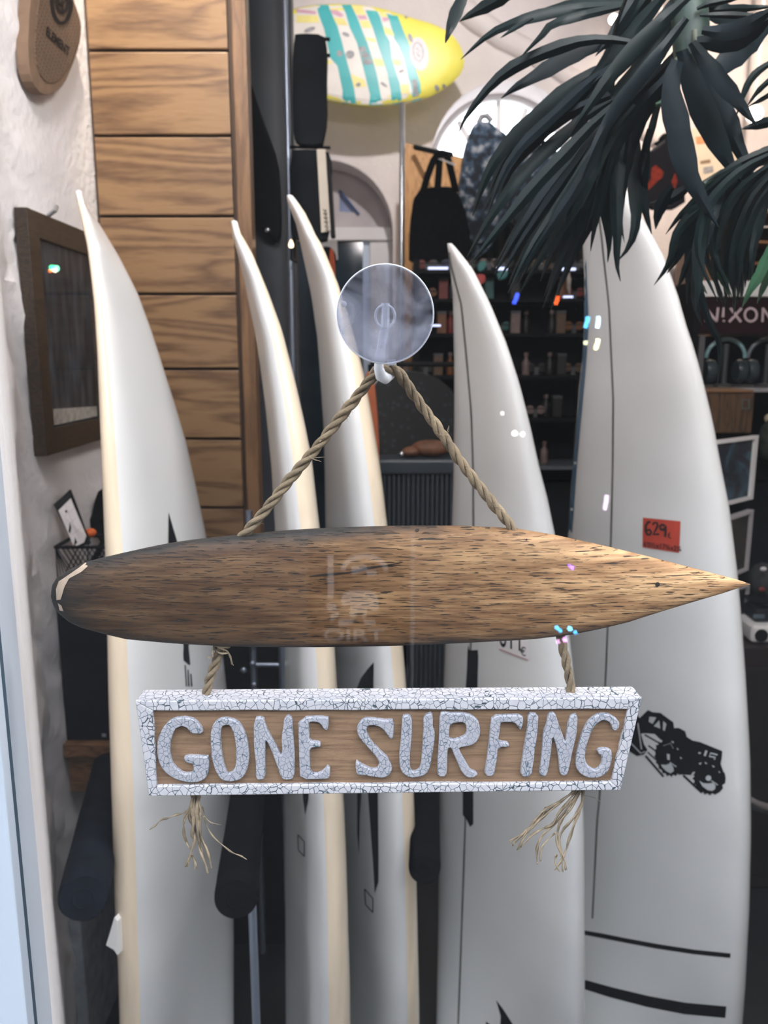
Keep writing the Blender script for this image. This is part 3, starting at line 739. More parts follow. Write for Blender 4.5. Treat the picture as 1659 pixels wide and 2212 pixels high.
# -- lettered plate
def M_crackle(name, paint, crack, cell):
    m, n, l, b = new_mat(name)
    tc = n.new('ShaderNodeTexCoord'); nz = n.new('ShaderNodeTexNoise'); nz.inputs['Scale'].default_value = 90; nz.inputs['Detail'].default_value = 3
    l.new(tc.outputs['Object'], nz.inputs['Vector'])
    sc = n.new('ShaderNodeVectorMath'); sc.operation = 'SCALE'; sc.inputs[3].default_value = 0.004
    ad = n.new('ShaderNodeVectorMath'); ad.operation = 'ADD'
    l.new(nz.outputs['Color'], sc.inputs[0]); l.new(tc.outputs['Object'], ad.inputs[0]); l.new(sc.outputs[0], ad.inputs[1])
    mp = n.new('ShaderNodeMapping'); mp.inputs['Scale'].default_value = (1.15, 1, 1); l.new(ad.outputs[0], mp.inputs[0])
    vo = n.new('ShaderNodeTexVoronoi'); vo.feature = 'DISTANCE_TO_EDGE'; vo.inputs['Scale'].default_value = cell; l.new(mp.outputs[0], vo.inputs['Vector'])
    n2 = n.new('ShaderNodeTexNoise'); n2.inputs['Scale'].default_value = 60; l.new(tc.outputs['Object'], n2.inputs['Vector'])
    th = n.new('ShaderNodeMath'); th.operation = 'MULTIPLY'; th.inputs[1].default_value = 0.115; l.new(n2.outputs['Fac'], th.inputs[0])
    dv = n.new('ShaderNodeMath'); dv.operation = 'DIVIDE'; l.new(vo.outputs['Distance'], dv.inputs[0]); l.new(th.outputs[0], dv.inputs[1])
    r = n.new('ShaderNodeValToRGB'); l.new(dv.outputs[0], r.inputs[0])
    r.color_ramp.elements[0].position = 0.35; r.color_ramp.elements[1].position = 0.85
    r.color_ramp.elements[0].color = tuple(crack) + (1,); r.color_ramp.elements[1].color = tuple(paint) + (1,)
    n3 = n.new('ShaderNodeTexNoise'); n3.inputs['Scale'].default_value = 120; n3.inputs['Detail'].default_value = 4; l.new(tc.outputs['Object'], n3.inputs['Vector'])
    r3 = n.new('ShaderNodeValToRGB'); l.new(n3.outputs['Fac'], r3.inputs[0]); r3.color_ramp.elements[0].position = 0.35; r3.color_ramp.elements[1].position = 0.6
    r3.color_ramp.elements[0].color = (0.90, 0.91, 0.94, 1); r3.color_ramp.elements[1].color = (1, 1, 1, 1)
    mx = n.new('ShaderNodeMix'); mx.data_type = 'RGBA'; mx.blend_type = 'MULTIPLY'; mx.inputs[0].default_value = 1.0
    l.new(r.outputs[0], mx.inputs[6]); l.new(r3.outputs[0], mx.inputs[7]); l.new(mx.outputs[2], b.inputs['Base Color'])
    b.inputs['Roughness'].default_value = 0.55
    bp = n.new('ShaderNodeBump'); bp.inputs['Distance'].default_value = 0.0005; l.new(r.outputs[0], bp.inputs['Height']); bp.inputs['Strength'].default_value = 0.6
    l.new(bp.outputs[0], b.inputs['Normal'])
    return m
CRK = M_crackle('crackled_white_paint', (0.50, 0.485, 0.51), (0.045, 0.07, 0.085), 235)
CRL = M_crackle('crackled_letter_paint', (0.375, 0.37, 0.405), (0.08, 0.12, 0.15), 330)
PANEL = M_wood('plate_panel_wood', (0.21, 0.115, 0.06), (0.33, 0.20, 0.11), 14, (2.5, 1, 40), 0.6, 0, 0.5)
Y0 = 0.440
OUT = [(294,1512),(1385,1505),(1339,1704),(323,1717)]
INN = [(332,1533),(1356,1530),(1319,1687),(340,1695)]
pl = part('sign_plate', poly(OUT, Y0 + 0.001, d=0.0155), CRK, sg, bev=0.0012, label='crackled white sign plate')
part('plate_panel', poly([(330,1531),(1358,1528),(1321,1689),(338,1697)], Y0 + 0.0003, d=0.002), PANEL, sg, label='brown wood panel behind the letters')
def strip(i):
    a, b_ = OUT[i], OUT[(i+1) % 4]; c, d_ = INN[(i+1) % 4], INN[i]
    N_ = 14; A = []; Bq = []
    for k in range(N_+1):
        t = k/N_
        A.append((a[0]+(b_[0]-a[0])*t, a[1]+(b_[1]-a[1])*t))
        w = 0 if k in (0, N_) else random.uniform(-1.1, 1.1)
        Bq.append((d_[0]+(c[0]-d_[0])*t + (w if i % 2 else 0), d_[1]+(c[1]-d_[1])*t + (0 if i % 2 else w)))
    return A + Bq[::-1]
for i in range(4):
    part('border_strip', curve_mesh_outline(MB(), strip(i), [], Y0 - 0.0006, 0.0034, 0.0007), CRK, sg, smooth=0.6)
c1_, c2_ = (260, 1380, 2.765), (820, 1380, 2.765)
LET = [
 (c1_, [(497,560),(485,520),(460,490),(430,470),(390,462),(345,465),(305,480),(270,510),(250,540),(240,565),(228,590),(222,640),(226,690),(235,730),(250,765),(280,800),(320,825),(370,845),(430,852),(480,845),(515,825),(530,790),(533,700),(500,695),(385,692),(382,720),(410,735),(440,738),(438,785),(420,800),(380,800),(345,775),(315,740),(300,690),(300,620),(315,570),(330,535),(360,515),(395,520),(415,545),(435,563)], []),
 (c1_, [(610,468),(575,485),(550,520),(540,570),(545,640),(548,700),(560,750),(580,800),(605,835),(650,848),(710,838),(745,810),(765,760),(772,700),(768,640),(755,580),(735,530),(705,490),(660,470)], [[(610,515),(600,560),(602,640),(610,700),(625,760),(640,800),(665,795),(690,765),(695,700),(692,640),(685,580),(670,530),(645,505)]]),
 (c1_, [(797,465),(855,462),(870,510),(900,580),(935,640),(965,700),(968,640),(965,580),(975,520),(980,470),(1005,452),(1028,470),(1030,540),(1038,600),(1042,700),(1042,830),(990,838),(960,820),(945,770),(915,690),(880,610),(868,600),(868,680),(865,760),(868,825),(830,838),(812,825),(812,760),(800,640)], []),
 (c1_, [(1065,465),(1240,458),(1245,490),(1240,540),(1220,540),(1195,500),(1175,490),(1140,490),(1125,495),(1128,560),(1130,605),(1190,612),(1200,630),(1190,642),(1130,645),(1132,720),(1135,800),(1190,800),(1225,770),(1240,752),(1255,775),(1250,825),(1220,832),(1075,832),(1070,760),(1066,600)], []),
 (c1_, [(1635,478),(1632,590),(1610,592),(1590,560),(1560,525),(1520,510),(1485,510),(1470,530),(1475,565),(1500,610),(1550,660),(1590,700),(1615,740),(1625,780),(1600,815),(1560,825),(1510,818),(1470,808),(1415,808),(1405,770),(1405,722),(1425,735),(1460,755),(1500,775),(1535,770),(1548,740),(1530,700),(1480,645),(1440,600),(1415,560),(1412,525),(1435,485),(1475,468),(1540,475),(1590,482)], []),
 (c2_, [(135,460),(160,448),(190,460),(192,540),(188,620),(180,700),(182,770),(195,790),(225,785),(245,755),(250,690),(258,600),(262,520),(262,460),(300,435),(318,450),(315,530),(330,545),(325,620),(312,700),(305,750),(280,800),(240,818),(180,822),(140,800),(118,760),(118,700),(125,600),(132,520)], []),
 (c2_, [(358,440),(385,430),(420,440),(480,438),(530,445),(575,470),(597,505),(600,560),(585,600),(550,630),(490,640),(470,650),(490,690),(520,740),(545,785),(575,790),(585,805),(560,822),(520,822),(490,790),(465,740),(440,680),(430,645),(405,645),(405,700),(400,760),(400,815),(345,815),(345,760),(350,640),(355,540)], [[(420,500),(480,490),(510,500),(520,540),(510,575),(470,590),(415,600),(412,550)]]),
 (c2_, [(668,455),(760,450),(855,450),(855,500),(840,545),(825,520),(805,495),(780,490),(730,492),(720,500),(715,560),(705,605),(740,612),(770,615),(770,640),(705,640),(700,700),(692,760),(680,815),(625,810),(635,740),(650,620),(660,530)], []),
 (c2_, [(885,440),(945,440),(945,520),(930,620),(915,740),(905,815),(840,818),(848,740),(865,620),(880,520)], []),
 (c2_, [(1005,440),(1045,435),(1060,480),(1085,550),(1105,620),(1115,560),(1125,490),(1140,450),(1182,445),(1178,530),(1165,600),(1145,690),(1130,770),(1115,810),(1078,808),(1070,760),(1065,690),(1050,620),(1030,570),(1025,640),(1015,720),(1000,800),(985,815),(950,810),(960,740),(970,640),(975,550),(995,510)], []),
 (c2_, [(1430,500),(1425,530),(1400,548),(1385,530),(1375,495),(1340,478),(1305,490),(1270,530),(1245,590),(1228,650),(1222,710),(1240,755),(1280,780),(1310,765),(1325,740),(1325,690),(1300,680),(1298,655),(1330,648),(1380,655),(1385,690),(1375,760),(1345,805),(1290,825),(1235,822),(1190,795),(1168,760),(1170,700),(1185,630),(1205,570),(1235,500),(1280,455),(1330,440),(1385,452),(1415,475)], []),
]
for cc, o_, hs in LET:
    f = lambda q: [(x + random.uniform(-.5, .5), y + random.uniform(-.5, .5)) for x, y in chaikin(tri(q, *cc), 1)]
    part('raised_letter', curve_mesh_outline(MB(), f(o_), [f(h) for h in hs], Y0 - 0.0009, 0.0036, 0.0007), CRL, sg, smooth=0.6)

# -- ropes
ROPE = M('sisal_rope', (0.21, 0.155, 0.095), 0.8, 0.35, 60, 0.0006, 900, stretch=(1, 1, 1))
FRAY = M('frayed_sisal', (0.27, 0.21, 0.14), 0.85, 0.35, 150)
def resample(pts, step):
    pts = [Vector(p) for p in pts]
    sm = chaikin([tuple(p) for p in pts], 2, closed=False); sm = [Vector(p) for p in sm]
    out = [sm[0]]; acc = 0
    for a, b in zip(sm, sm[1:]):
        d = (b-a).length; t = step - acc
        while t <= d:
            out.append(a + (b-a)*(t/d)); t += step
        acc = d - (t - step)
    return out + [sm[-1]]
def rope_mesh(pts, R=0.0028, pitch=0.026, n=3):
    path = resample(pts, 0.0012); mb = MB()
    up = None; frames = []
    for i in range(len(path)):
        t = (path[min(i+1, len(path)-1)] - path[max(i-1, 0)]).normalized()
        up = (t.orthogonal() if up is None else up - t*up.dot(t)).normalized()
        frames.append((path[i], up.copy(), t.cross(up)))
    for s in range(n):
        q = []; rr = []
        for i, (c, u, w) in enumerate(frames):
            a = 2*math.pi*(i*0.0012/pitch + s/n)
            wob = 1 + 0.10*math.sin(i*0.11 + s*2)
            q.append(c + (u*math.cos(a) + w*math.sin(a))*R*0.58*wob); rr.append(R*0.54*(1 + 0.12*math.sin(i*0.17 + s)))
        mb.tube(q, rr, 7)
    return mb
def wisps(pts, count, ln, r=0.00018):
    mb = MB()
    for _ in range(count):
        a = Vector(random.choice(pts)); d = Vector((random.uniform(-1, 1), random.uniform(-.4, .4), random.uniform(-1, 1))).normalized()
        e = Vector((random.uniform(-1, 1), 0, random.uniform(-1, 1)))*ln*0.3
        mb.tube([a, a + d*ln*0.5, a + d*ln + e], [r, r, r*0.5], 4)
    return mb
YR = 0.444
rp_ = [P(520,1166,YS), P(545,1136,YR), P(600,1067,YR), P(680,972,YR), P(752,880,YR-.002), P(800,820,YR-.005), P(818,797,.4345), P(832,789,.432), P(850,796,.433), P(872,818,YR-.006), P(905,868,YR-.002), P(950,932,YR), P(1005,1012,YR), P(1060,1082,YR), P(1095,1125,YR), P(1110,1150,YS)]
r1 = part('hanging_rope', rope_mesh(rp_), ROPE, sg, smooth=1.2)
part('loose_fibre', wisps([P(550,1130,YR), P(690,955,YR-.003), P(672,990,YR-.003), P(745,890,YR-.004), P(1070,1095,YR-.003), P(960,940,YR-.003), P(1040,1060,YR-.003)], 16, 0.006), FRAY, r1, kind='stuff')
ra = [P(476,1388,.450), P(472,1412,.449), P(462,1440,.449), P(452,1470,.449), P(446,1500,.449)]
part('short_rope', rope_mesh(ra, 0.0026, 0.022), ROPE, sg, smooth=1.2)
rb = [P(1211,1362,.450), P(1214,1395,.449), P(1222,1430,.449), P(1230,1465,.449), P(1234,1495,.449)]
part('short_rope', rope_mesh(rb, 0.0026, 0.026), ROPE, sg, smooth=1.2)
def frond(cc, strands, Y, name, extra=0):
    mb = MB()
    for q, w in strands:
        for rep in range(1 + extra):
            pts = [(x + (random.uniform(-9, 9) if rep else 0), y + (random.uniform(-5, 5) if rep else 0)) for x, y in q]
            pts = chaikin(tri(pts, *cc), 2, closed=False)
            pth = [P(x, y, Y + 0.0022*math.sin(i*0.4 + rep)) for i, (x, y) in enumerate(pts)]
            r0 = w*0.62/2.765*0.46/F_PX
            mb.tube(pth, [r0*(0.8 + 0.3*math.sin(i*0.9 + rep))*(0.6 if i > len(pth)*0.8 else 1) for i in range(len(pth))], 6)
    return part(name, mb, FRAY, sg, smooth=1.2)
frond(c1_, [([(450,925),(430,960),(420,1010),(410,1060),(440,1130),(445,1200),(420,1280),(390,1360)],13), ([(455,925),(440,1000),(455,1080),(465,1160),(470,1230),(500,1310),(525,1400)],13),
            ([(460,925),(470,1000),(480,1060),(475,1130),(480,1200),(520,1280),(545,1370)],12), ([(440,925),(415,1020),(380,1080),(375,1150),(400,1220),(415,1250)],11),
            ([(440,925),(430,1020),(440,1090),(430,1150),(445,1200)],22), ([(470,925),(462,1000),(465,1080),(470,1150)],22), ([(440,1200),(420,1270),(410,1330),(400,1362)],9), ([(430,1290),(450,1340),(445,1380)],9)], .450, 'rope_fringe', 2)
frond(c1_, [([(410,1020),(370,1045),(330,1050),(290,1070),(240,1080),(210,1115),(175,1140)],11), ([(490,1000),(510,1070),(540,1100),(605,1112)],7), ([(500,1060),(520,1130),(560,1190),(620,1240),(670,1280),(720,1295),(755,1318)],10)], .449, 'stray_strand')
frond(c2_, [([(1170,900),(1110,950),(1050,1000),(980,1060),(920,1110),(860,1160),(800,1230)],13), ([(1180,900),(1120,980),(1060,1050),(1040,1110),(980,1130),(920,1160),(850,1240)],13), ([(1160,910),(1080,975),(990,1010),(930,1080),(880,1150),(780,1210)],11),
            ([(1190,900),(1160,960),(1130,1000),(1090,1050),(1040,1120),(980,1160),(950,1220),(935,1280),(940,1345)],11), ([(1000,1010),(940,1090),(870,1170),(830,1255)],12)], .450, 'rope_fringe', 2)
frond(c2_, [([(1200,900),(1170,980),(1120,1040),(1080,1080),(1065,1140),(1060,1220),(1085,1290),(1095,1390)],13), ([(1215,900),(1210,970),(1180,1040),(1130,1100),(1085,1150),(1070,1230),(1100,1310),(1110,1380)],13),
            ([(1220,905),(1200,1010),(1170,1080),(1140,1160),(1120,1240),(1100,1310),(1050,1380)],13), ([(1050,1160),(1000,1200),(960,1260),(965,1325)],8), ([(1060,1290),(1040,1330),(1075,1390)],9)], .449, 'rope_fringe', 1)
frond(c2_, [([(1200,930),(1240,938),(1290,950),(1322,975)],3)], .449, 'stray_strand')
frond(c1_, [([(570,45),(600,60),(640,70),(655,100),(668,155)],8), ([(560,60),(590,85),(650,85)],10), ([(560,50),(545,80),(560,110),(520,115)],8), ([(565,40),(600,50),(652,52)],12)], .447, 'rope_fringe', 2)

# ================================================================== SUCTION CUP
sc_ = thing('suction_cup', 'clear round suction cup with hook stuck on the shop window', 'suction cup', P(832, 679, 0.407))
def M_cup():
    m = bpy.data.materials.new('clear_soft_plastic'); m.use_nodes = True; n = m.node_tree.nodes; l = m.node_tree.links
    b = n['Principled BSDF']; out = n['Material Output']
    b.inputs['Base Color'].default_value = (0.36, 0.36, 0.42, 1); b.inputs['Roughness'].default_value = 0.16
    b.inputs['Subsurface Weight'].default_value = 0.0
    t = n.new('ShaderNodeBsdfTransparent'); t.inputs[0].default_value = (0.72, 0.74, 0.80, 1)
    tc = n.new('ShaderNodeTexCoord'); nz = n.new('ShaderNodeTexNoise'); nz.inputs['Scale'].default_value = 38; nz.inputs['Detail'].default_value = 6; nz.inputs['Distortion'].default_value = 1.2
    l.new(tc.outputs['Object'], nz.inputs['Vector'])
    r = n.new('ShaderNodeValToRGB'); l.new(nz.outputs['Fac'], r.inputs[0]); r.color_ramp.elements[0].position = 0.38; r.color_ramp.elements[1].position = 0.66
    r.color_ramp.elements[0].color = (0.04, 0.04, 0.04, 1); r.color_ramp.elements[1].color = (0.46, 0.46, 0.46, 1)
    lw = n.new('ShaderNodeLayerWeight'); lw.inputs[0].default_value = 0.35
    mx = n.new('ShaderNodeMath'); mx.operation = 'MAXIMUM'; l.new(r.outputs[0], mx.inputs[0])
    pw = n.new('ShaderNodeMath'); pw.operation = 'POWER'; pw.inputs[1].default_value = 2.5; l.new(lw.outputs['Facing'], pw.inputs[0]); l.new(pw.outputs[0], mx.inputs[1])
    ms = n.new('ShaderNodeMixShader'); l.new(mx.outputs[0], ms.inputs[0]); l.new(t.outputs[0], ms.inputs[1]); l.new(b.outputs[0], ms.inputs[2]); l.new(ms.outputs[0], out.inputs[0])
    return m
CUP = M_cup()
cc = P(832, 679, 0.4062)
rc = 104.5*depth(0.4062, cc.z)/F_PX
part('cup', MB().lathe(cc, (0, 1, 0), [(0.0001, 0.0008), (rc*0.72, 0.0007), (rc*0.86, 0.0002), (rc*0.97, 0.0), (rc, 0.0006), (rc*1.0, 0.0014), (rc*0.97, 0.0018), (rc*0.80, 0.003), (rc*0.55, 0.0055), (rc*0.36, 0.009), (rc*0.28, 0.012), (rc*0.24, 0.0165), (0.0001, 0.017)], 64), CUP, sc_, smooth=0.9)
def M_hook():
    m = bpy.data.materials.new('clear_hook_plastic'); m.use_nodes = True; n = m.node_tree.nodes; l = m.node_tree.links
    b = n['Principled BSDF']; out = n['Material Output']
    b.inputs['Base Color'].default_value = (0.90, 0.90, 0.93, 1); b.inputs['Roughness'].default_value = 0.15
    t = n.new('ShaderNodeBsdfTransparent'); t.inputs[0].default_value = (0.92, 0.93, 0.96, 1)
    lw = n.new('ShaderNodeLayerWeight'); ma = n.new('ShaderNodeMath'); ma.operation = 'MULTIPLY_ADD'; ma.inputs[1].default_value = 0.45; ma.inputs[2].default_value = 0.55
    l.new(lw.outputs['Facing'], ma.inputs[0])
    ms = n.new('ShaderNodeMixShader'); l.new(ma.outputs[0], ms.inputs[0]); l.new(t.outputs[0], ms.inputs[1]); l.new(b.outputs[0], ms.inputs[2]); l.new(ms.outputs[0], out.inputs[0])
    return m
HOOK = M_hook()
k_ = 0.42/F_PX
part('neck_collar', MB().tube([P(832 + 21*math.cos(a*math.pi/12), 684 + 25*math.sin(a*math.pi/12), .4225) for a in range(25)], 3.2*k_, 8), HOOK, sc_, smooth=1.2)
hk = part('hook', MB().tube([P(833,655,.4235), P(832,700,.4235), P(826,735,.4245), P(820,770,.426), P(818,795,.427), P(823,812,.4285), P(832,817,.432), P(843,810,.4375), P(850,796,.441)], [9*k_, 9.5*k_, 9.5*k_, 9.5*k_, 11*k_, 13*k_, 13*k_, 11*k_, 8*k_], 12), HOOK, sc_, smooth=1.2)
part('hook_rib', MB().tube([P(827,662,.4215), P(826,700,.4210), P(819,740,.4220), P(813,780,.4235)], 2.2*k_, 6), HOOK, hk, smooth=1.2)
part('hook_rib', MB().tube([P(839,662,.4215), P(838,700,.4210), P(832,740,.4220), P(826,785,.4235)], 2.2*k_, 6), HOOK, hk, smooth=1.2)
part('cup_rim', MB().tube([Vector((cc.x + rc*math.cos(a*math.pi/48), 0.4072, cc.z + rc*math.sin(a*math.pi/48))) for a in range(97)], 0.00042, 6), HOOK, sc_, smooth=1.2)
part('air_bubble', MB().ellipsoid(P(743, 657, .4085), (0.0014, 0.0008, 0.0014)), HOOK, sc_, smooth=1.5)
part('pull_tab', poly([(836,778),(854,776),(857,788),(838,790)], .4085, d=.0012), HOOK, sc_, bev=.0004)

# ================================================================== LEFT WALL ITEMS
XW = -0.66
def on_wall(pts, X): return [PX(x, y, X) for x, y in pts]
# sandal
sd = thing('sandal_display', 'tan rubber sandal sole with black lettering hanging high on the left wall', 'sandal', PX(110, 100, XW))
SOLE = M('tan_rubber', (0.18, 0.115, 0.073), 0.8, 0.12, 40)
def M_tread():
    m, n, l, b = new_mat('treaded_tan_rubber'); tc = n.new('ShaderNodeTexCoord')
    mp = n.new('ShaderNodeMapping'); mp.inputs['Rotation'].default_value = (0.7, 0, 0); mp.inputs['Scale'].default_value = (1, 1, 1); l.new(tc.outputs['Object'], mp.inputs[0])
    br = n.new('ShaderNodeTexBrick'); br.inputs['Scale'].default_value = 60; br.inputs['Mortar Size'].default_value = 0.06; br.inputs['Brick Width'].default_value = 1.2; br.inputs['Row Height'].default_value = 0.35
    br.inputs['Color1'].default_value = (0.19, 0.122, 0.077, 1); br.inputs['Color2'].default_value = (0.155, 0.10, 0.062, 1); br.inputs['Mortar'].default_value = (0.04, 0.025, 0.016, 1)
    sw = n.new('ShaderNodeSeparateXYZ'); cb = n.new('ShaderNodeCombineXYZ'); l.new(mp.outputs[0], sw.inputs[0]); l.new(sw.outputs['Y'], cb.inputs[0]); l.new(sw.outputs['Z'], cb.inputs[1]); l.new(cb.outputs[0], br.inputs['Vector'])
    l.new(br.outputs['Color'], b.inputs['Base Color']); b.inputs['Roughness'].default_value = 0.8
    return m
face = [(78,0),(72,50),(69,90),(69,124),(78,160),(90,178),(104,185),(122,180),(140,162),(157,131),(170,95),(175,65),(172,38),(163,15),(158,0),(152,-50),(140,-95),(120,-120),(100,-100),(86,-50)]
face = chaikin(face, 1)
outer = chaikin([(66,0),(61,70),(61,129),(68,170),(80,195),(98,208),(120,200),(139,182),(155,147),(170,105),(177,65),(173,38),(165,15),(160,0),(154,-50),(142,-98),(118,-125),(96,-105),(76,-50)], 1)
part('sole', MB().prism(on_wall(outer, -0.636), (-0.022, 0, 0)), SOLE, sd, bev=0.006)
fcx, fcy = sum(p[0] for p in face)/len(face), sum(p[1] for p in face)/len(face)
sf = part('tread', MB().prism(on_wall([(fcx + (x-fcx)*0.92 + 3, fcy + (y-fcy)*0.97) for x, y in face], -0.6345), (-0.004, 0, 0)), M_tread(), sd, bev=0.001)
VS = bvh_of(sf)
decal('lettering', text_polys('ELEMENT', 24, lambda u, v: (97 + u*0.50 + v*0.12, 74 + u*0.48 - v*1.1), 0.7), VS, INK, sd, off=0.0015, maxlen=60)
def arc_px(cx, cy, rx, ry, a0, a1, n=16): return [(cx + rx*math.cos(math.radians(a0 + (a1-a0)*i/n)), cy + ry*math.sin(math.radians(a0 + (a1-a0)*i/n))) for i in range(n+1)]
decal('tree_emblem', [ribbon2d(arc_px(132, -2, 21, 52, -20, 200), 8), ribbon2d(arc_px(133, -6, 13, 34, -10, 190), 7), ribbon2d([(134, 26), (133, 10), (131, -12)], 5), ribbon2d([(133, 12), (140, -2), (143,-14)], 4), ribbon2d([(133, 14), (126, 4), (124, -10)], 4)], VS, INK, sd, off=0.0015)
# framed picture
fp = thing('wall_picture', 'dark wood framed picture hanging on the left plaster wall', 'picture', PX(120, 960, XW))
Ya, Yb2 = 1.515, 1.865
za, zb2 = 1.312, 1.757
def yz_ring(y0, y1, z0, z1, X, w, d):
    o = [Vector((X, y0, z0)), Vector((X, y1, z0)), Vector((X, y1, z1)), Vector((X, y0, z1))]
    h = [Vector((X, y0+w, z0+w*1.05)), Vector((X, y1-w, z0+w*1.05)), Vector((X, y1-w, z1-w)), Vector((X, y0+w, z1-w))]
    return MB().prism(o, (d, 0, 0), [h])
part('picture_frame', yz_ring(Ya, Yb2, za, zb2, -0.634, 0.047, -0.024), DARKWOOD, fp, bev=0.002)
def M_pic():
    m, n, l, b = new_mat('dark_photo_print'); tc = n.new('ShaderNodeTexCoord'); nz = n.new('ShaderNodeTexNoise'); nz.inputs['Scale'].default_value = 14; nz.inputs['Detail'].default_value = 6
    mp = n.new('ShaderNodeMapping'); mp.inputs['Scale'].default_value = (1, 3, 0.7); l.new(tc.outputs['Object'], mp.inputs[0]); l.new(mp.outputs[0], nz.inputs['Vector'])
    r = n.new('ShaderNodeValToRGB'); l.new(nz.outputs['Fac'], r.inputs[0]); r.color_ramp.elements[0].position = 0.4; r.color_ramp.elements[1].position = 0.75
    r.color_ramp.elements[0].color = (0.006, 0.010, 0.016, 1); r.color_ramp.elements[1].color = (0.05, 0.07, 0.09, 1)
    l.new(r.outputs[0], b.inputs['Base Color']); b.inputs['Roughness'].default_value = 0.5; b.inputs['Specular IOR Level'].default_value = 0.15; return m
pc = part('print', MB().box((-0.652, Ya+0.046, za+0.05), (-0.640, Yb2-0.046, zb2-0.046)), M_pic(), fp)
part('print_shore', MB().prism([Vector((-0.6395, Ya+0.05, za+0.0535)), Vector((-0.6395, Yb2-0.05, za+0.0535)), Vector((-0.6395, Yb2-0.05, za+0.075)), Vector((-0.6395, Ya+0.05, za+0.085))], (-0.0008, 0, 0)), M('pale_shore_print', (0.34, 0.33, 0.30), 0.5, 0.3, 60), fp)
part('picture_glass', MB().box((-0.638, Ya+0.05, za+0.053), (-0.636, Yb2-0.05, zb2-0.05)), M_glass('anti_glare_glass', base=0.012, graze=0.25), fp)
part('hanging_hook', MB().tube([Vector((-0.655, 1.66, 1.765)), Vector((-0.640, 1.66, 1.775)), Vector((-0.640, 1.67, 1.785))], 0.004, 6), CHROME, fp)
# shelf, black box and things on it
sh = thing('wall_shelf', 'brown wooden wall shelf under the black speaker box by the left wall', 'shelf', (XW, 1.72, 0.61))
part('shelf_board', MB().box((-0.655, 1.53, 0.690), (-0.47, 1.93, 0.720)), BROWNWOOD, sh, bev=0.003)
part('shelf_apron', MB().box((-0.653, 1.545, 0.606), (-0.49, 1.565, 0.689)), BROWNWOOD, sh, bev=0.003)
bx = thing('speaker_box', 'black box speaker standing on the brown wall shelf', 'speaker', (-0.565, 1.72, 0.721))
part('box_body', MB().box((-0.653, 1.545, 0.721), (-0.485, 1.90, 1.045)), M('navy_black_box', (0.004, 0.005, 0.008), 0.6, 0.2, 20, spec=0.12), bx, bev=0.006)
part('maker_mark', pxbox(220, 1585, 229, 1592, 1.5438, 0.001), M('grey_mark', (0.25, 0.27, 0.3), 0.4, 0.05, 20), bx)
# mesh holder and its contents
mh = thing('mesh_holder', 'black mesh holder on the speaker box below the wall picture', 'holder', (-0.575, 1.60, 1.046))
holder = MB()
hx0, hx1, hy0, hy1, hz0, hz1 = -0.648, -0.505, 1.555, 1.66, 1.046, 1.127
holder.box((hx0, hy0, hz0), (hx1, hy1, hz0+.004))
part('holder_base', holder, BLACKP, mh)
rim_ = [Vector(p) for p in ((hx0,hy0,hz1),(hx1,hy0,hz1),(hx1,hy1,hz1),(hx0,hy1,hz1),(hx0,hy0,hz1))]
part('holder_rim', MB().tube(rim_, 0.004, 6), BLACKP, mh, smooth=1.2)
ms_ = MB()
for i in range(16):
    t = i/15; x = hx0 + (hx1-hx0)*t
    for sx_ in (-1, 1):
        x2 = min(max(x + sx_*0.045, hx0), hx1)
        ms_.tube([Vector((x, hy0, hz0)), Vector((x2, hy0, hz1))], 0.0011, 4)
for i in range(10):
    y = hy0 + (hy1-hy0)*i/9
    ms_.tube([Vector((hx1, y, hz0)), Vector((hx1, y, hz1))], 0.0011, 4)
part('wire_mesh', ms_, BLACKP, mh, kind='stuff')
lf = thing('leaflet', 'white leaflet with dark figures in the black mesh holder', 'leaflet', P(150, 1180, 1.56))
q = [P(112,1092,1.575), P(146,1060,1.600), P(190,1178,1.562), P(158,1184,1.556)]
part('backing_card', MB().prism([v + Vector((0, 0.008, 0)) for v in q], (0, 0.010, 0)), BLACKP, lf)
q2 = [P(126,1103,1.574), P(152,1077,1.594), P(186,1158,1.566), P(181,1172,1.562), P(160,1182,1.556)]
lp = part('leaflet_page', MB().prism(q2, (0, 0.003, 0)), M('white_page', (0.66, 0.62, 0.62), 0.6, 0.04, 60), lf)
vl = bvh_of(lp)
decal('figures', [[(148,1148),(151,1128),(154,1140),(152,1153)], [(160,1180),(162,1160),(167,1172),(165,1181)], ell(143, 1105, 2.5, 3.5, 8)], vl, INK, lf)
decal('grid_lines', [ribbon2d([(133,1122),(160,1097)], .8), ribbon2d([(142,1140),(170,1113)], .8), ribbon2d([(150,1160),(178,1138)], .8), ribbon2d([(141,1090),(172,1165)], .8)], vl, M('grey_line', (0.4, 0.38, 0.38), 0.6, 0.05, 60), lf)
ob = thing('orange_pin', 'orange ball headed pin standing in the mesh holder', 'pin', P(192, 1175, 1.60))
part('ball', MB().ellipsoid(P(196, 1151, 1.60), (0.0115, 0.0115, 0.0095)), M('orange_plastic', (0.85, 0.16, 0.02), 0.4, 0.08, 50), ob, smooth=1.5)
part('pin_stem', MB().tube([P(194,1160,1.60), P(191,1176,1.60), P(188,1215,1.60)], 0.0022, 6), CHROME, ob, smooth=1.5)
gl_ = thing('black_strap_bag', 'black strapped pouch leaning on the wall behind the orange pin', 'pouch', P(205, 1190, 1.75))
part('pouch_flap', poly(chaikin([(186,1130),(195,1122),(204,1080),(214,1056),(232,1060),(240,1140),(222,1130),(214,1124),(216,1140),(236,1165),(236,1172),(200,1150)], 1), 1.78, d=0.03), BLACK, gl_, bev=0.004)
part('strap', MB().tube([P(212,1150,1.77), P(222,1170,1.77), P(212,1195,1.77), P(200,1210,1.77)], 0.007, 6), BLACK, gl_, smooth=1.2)
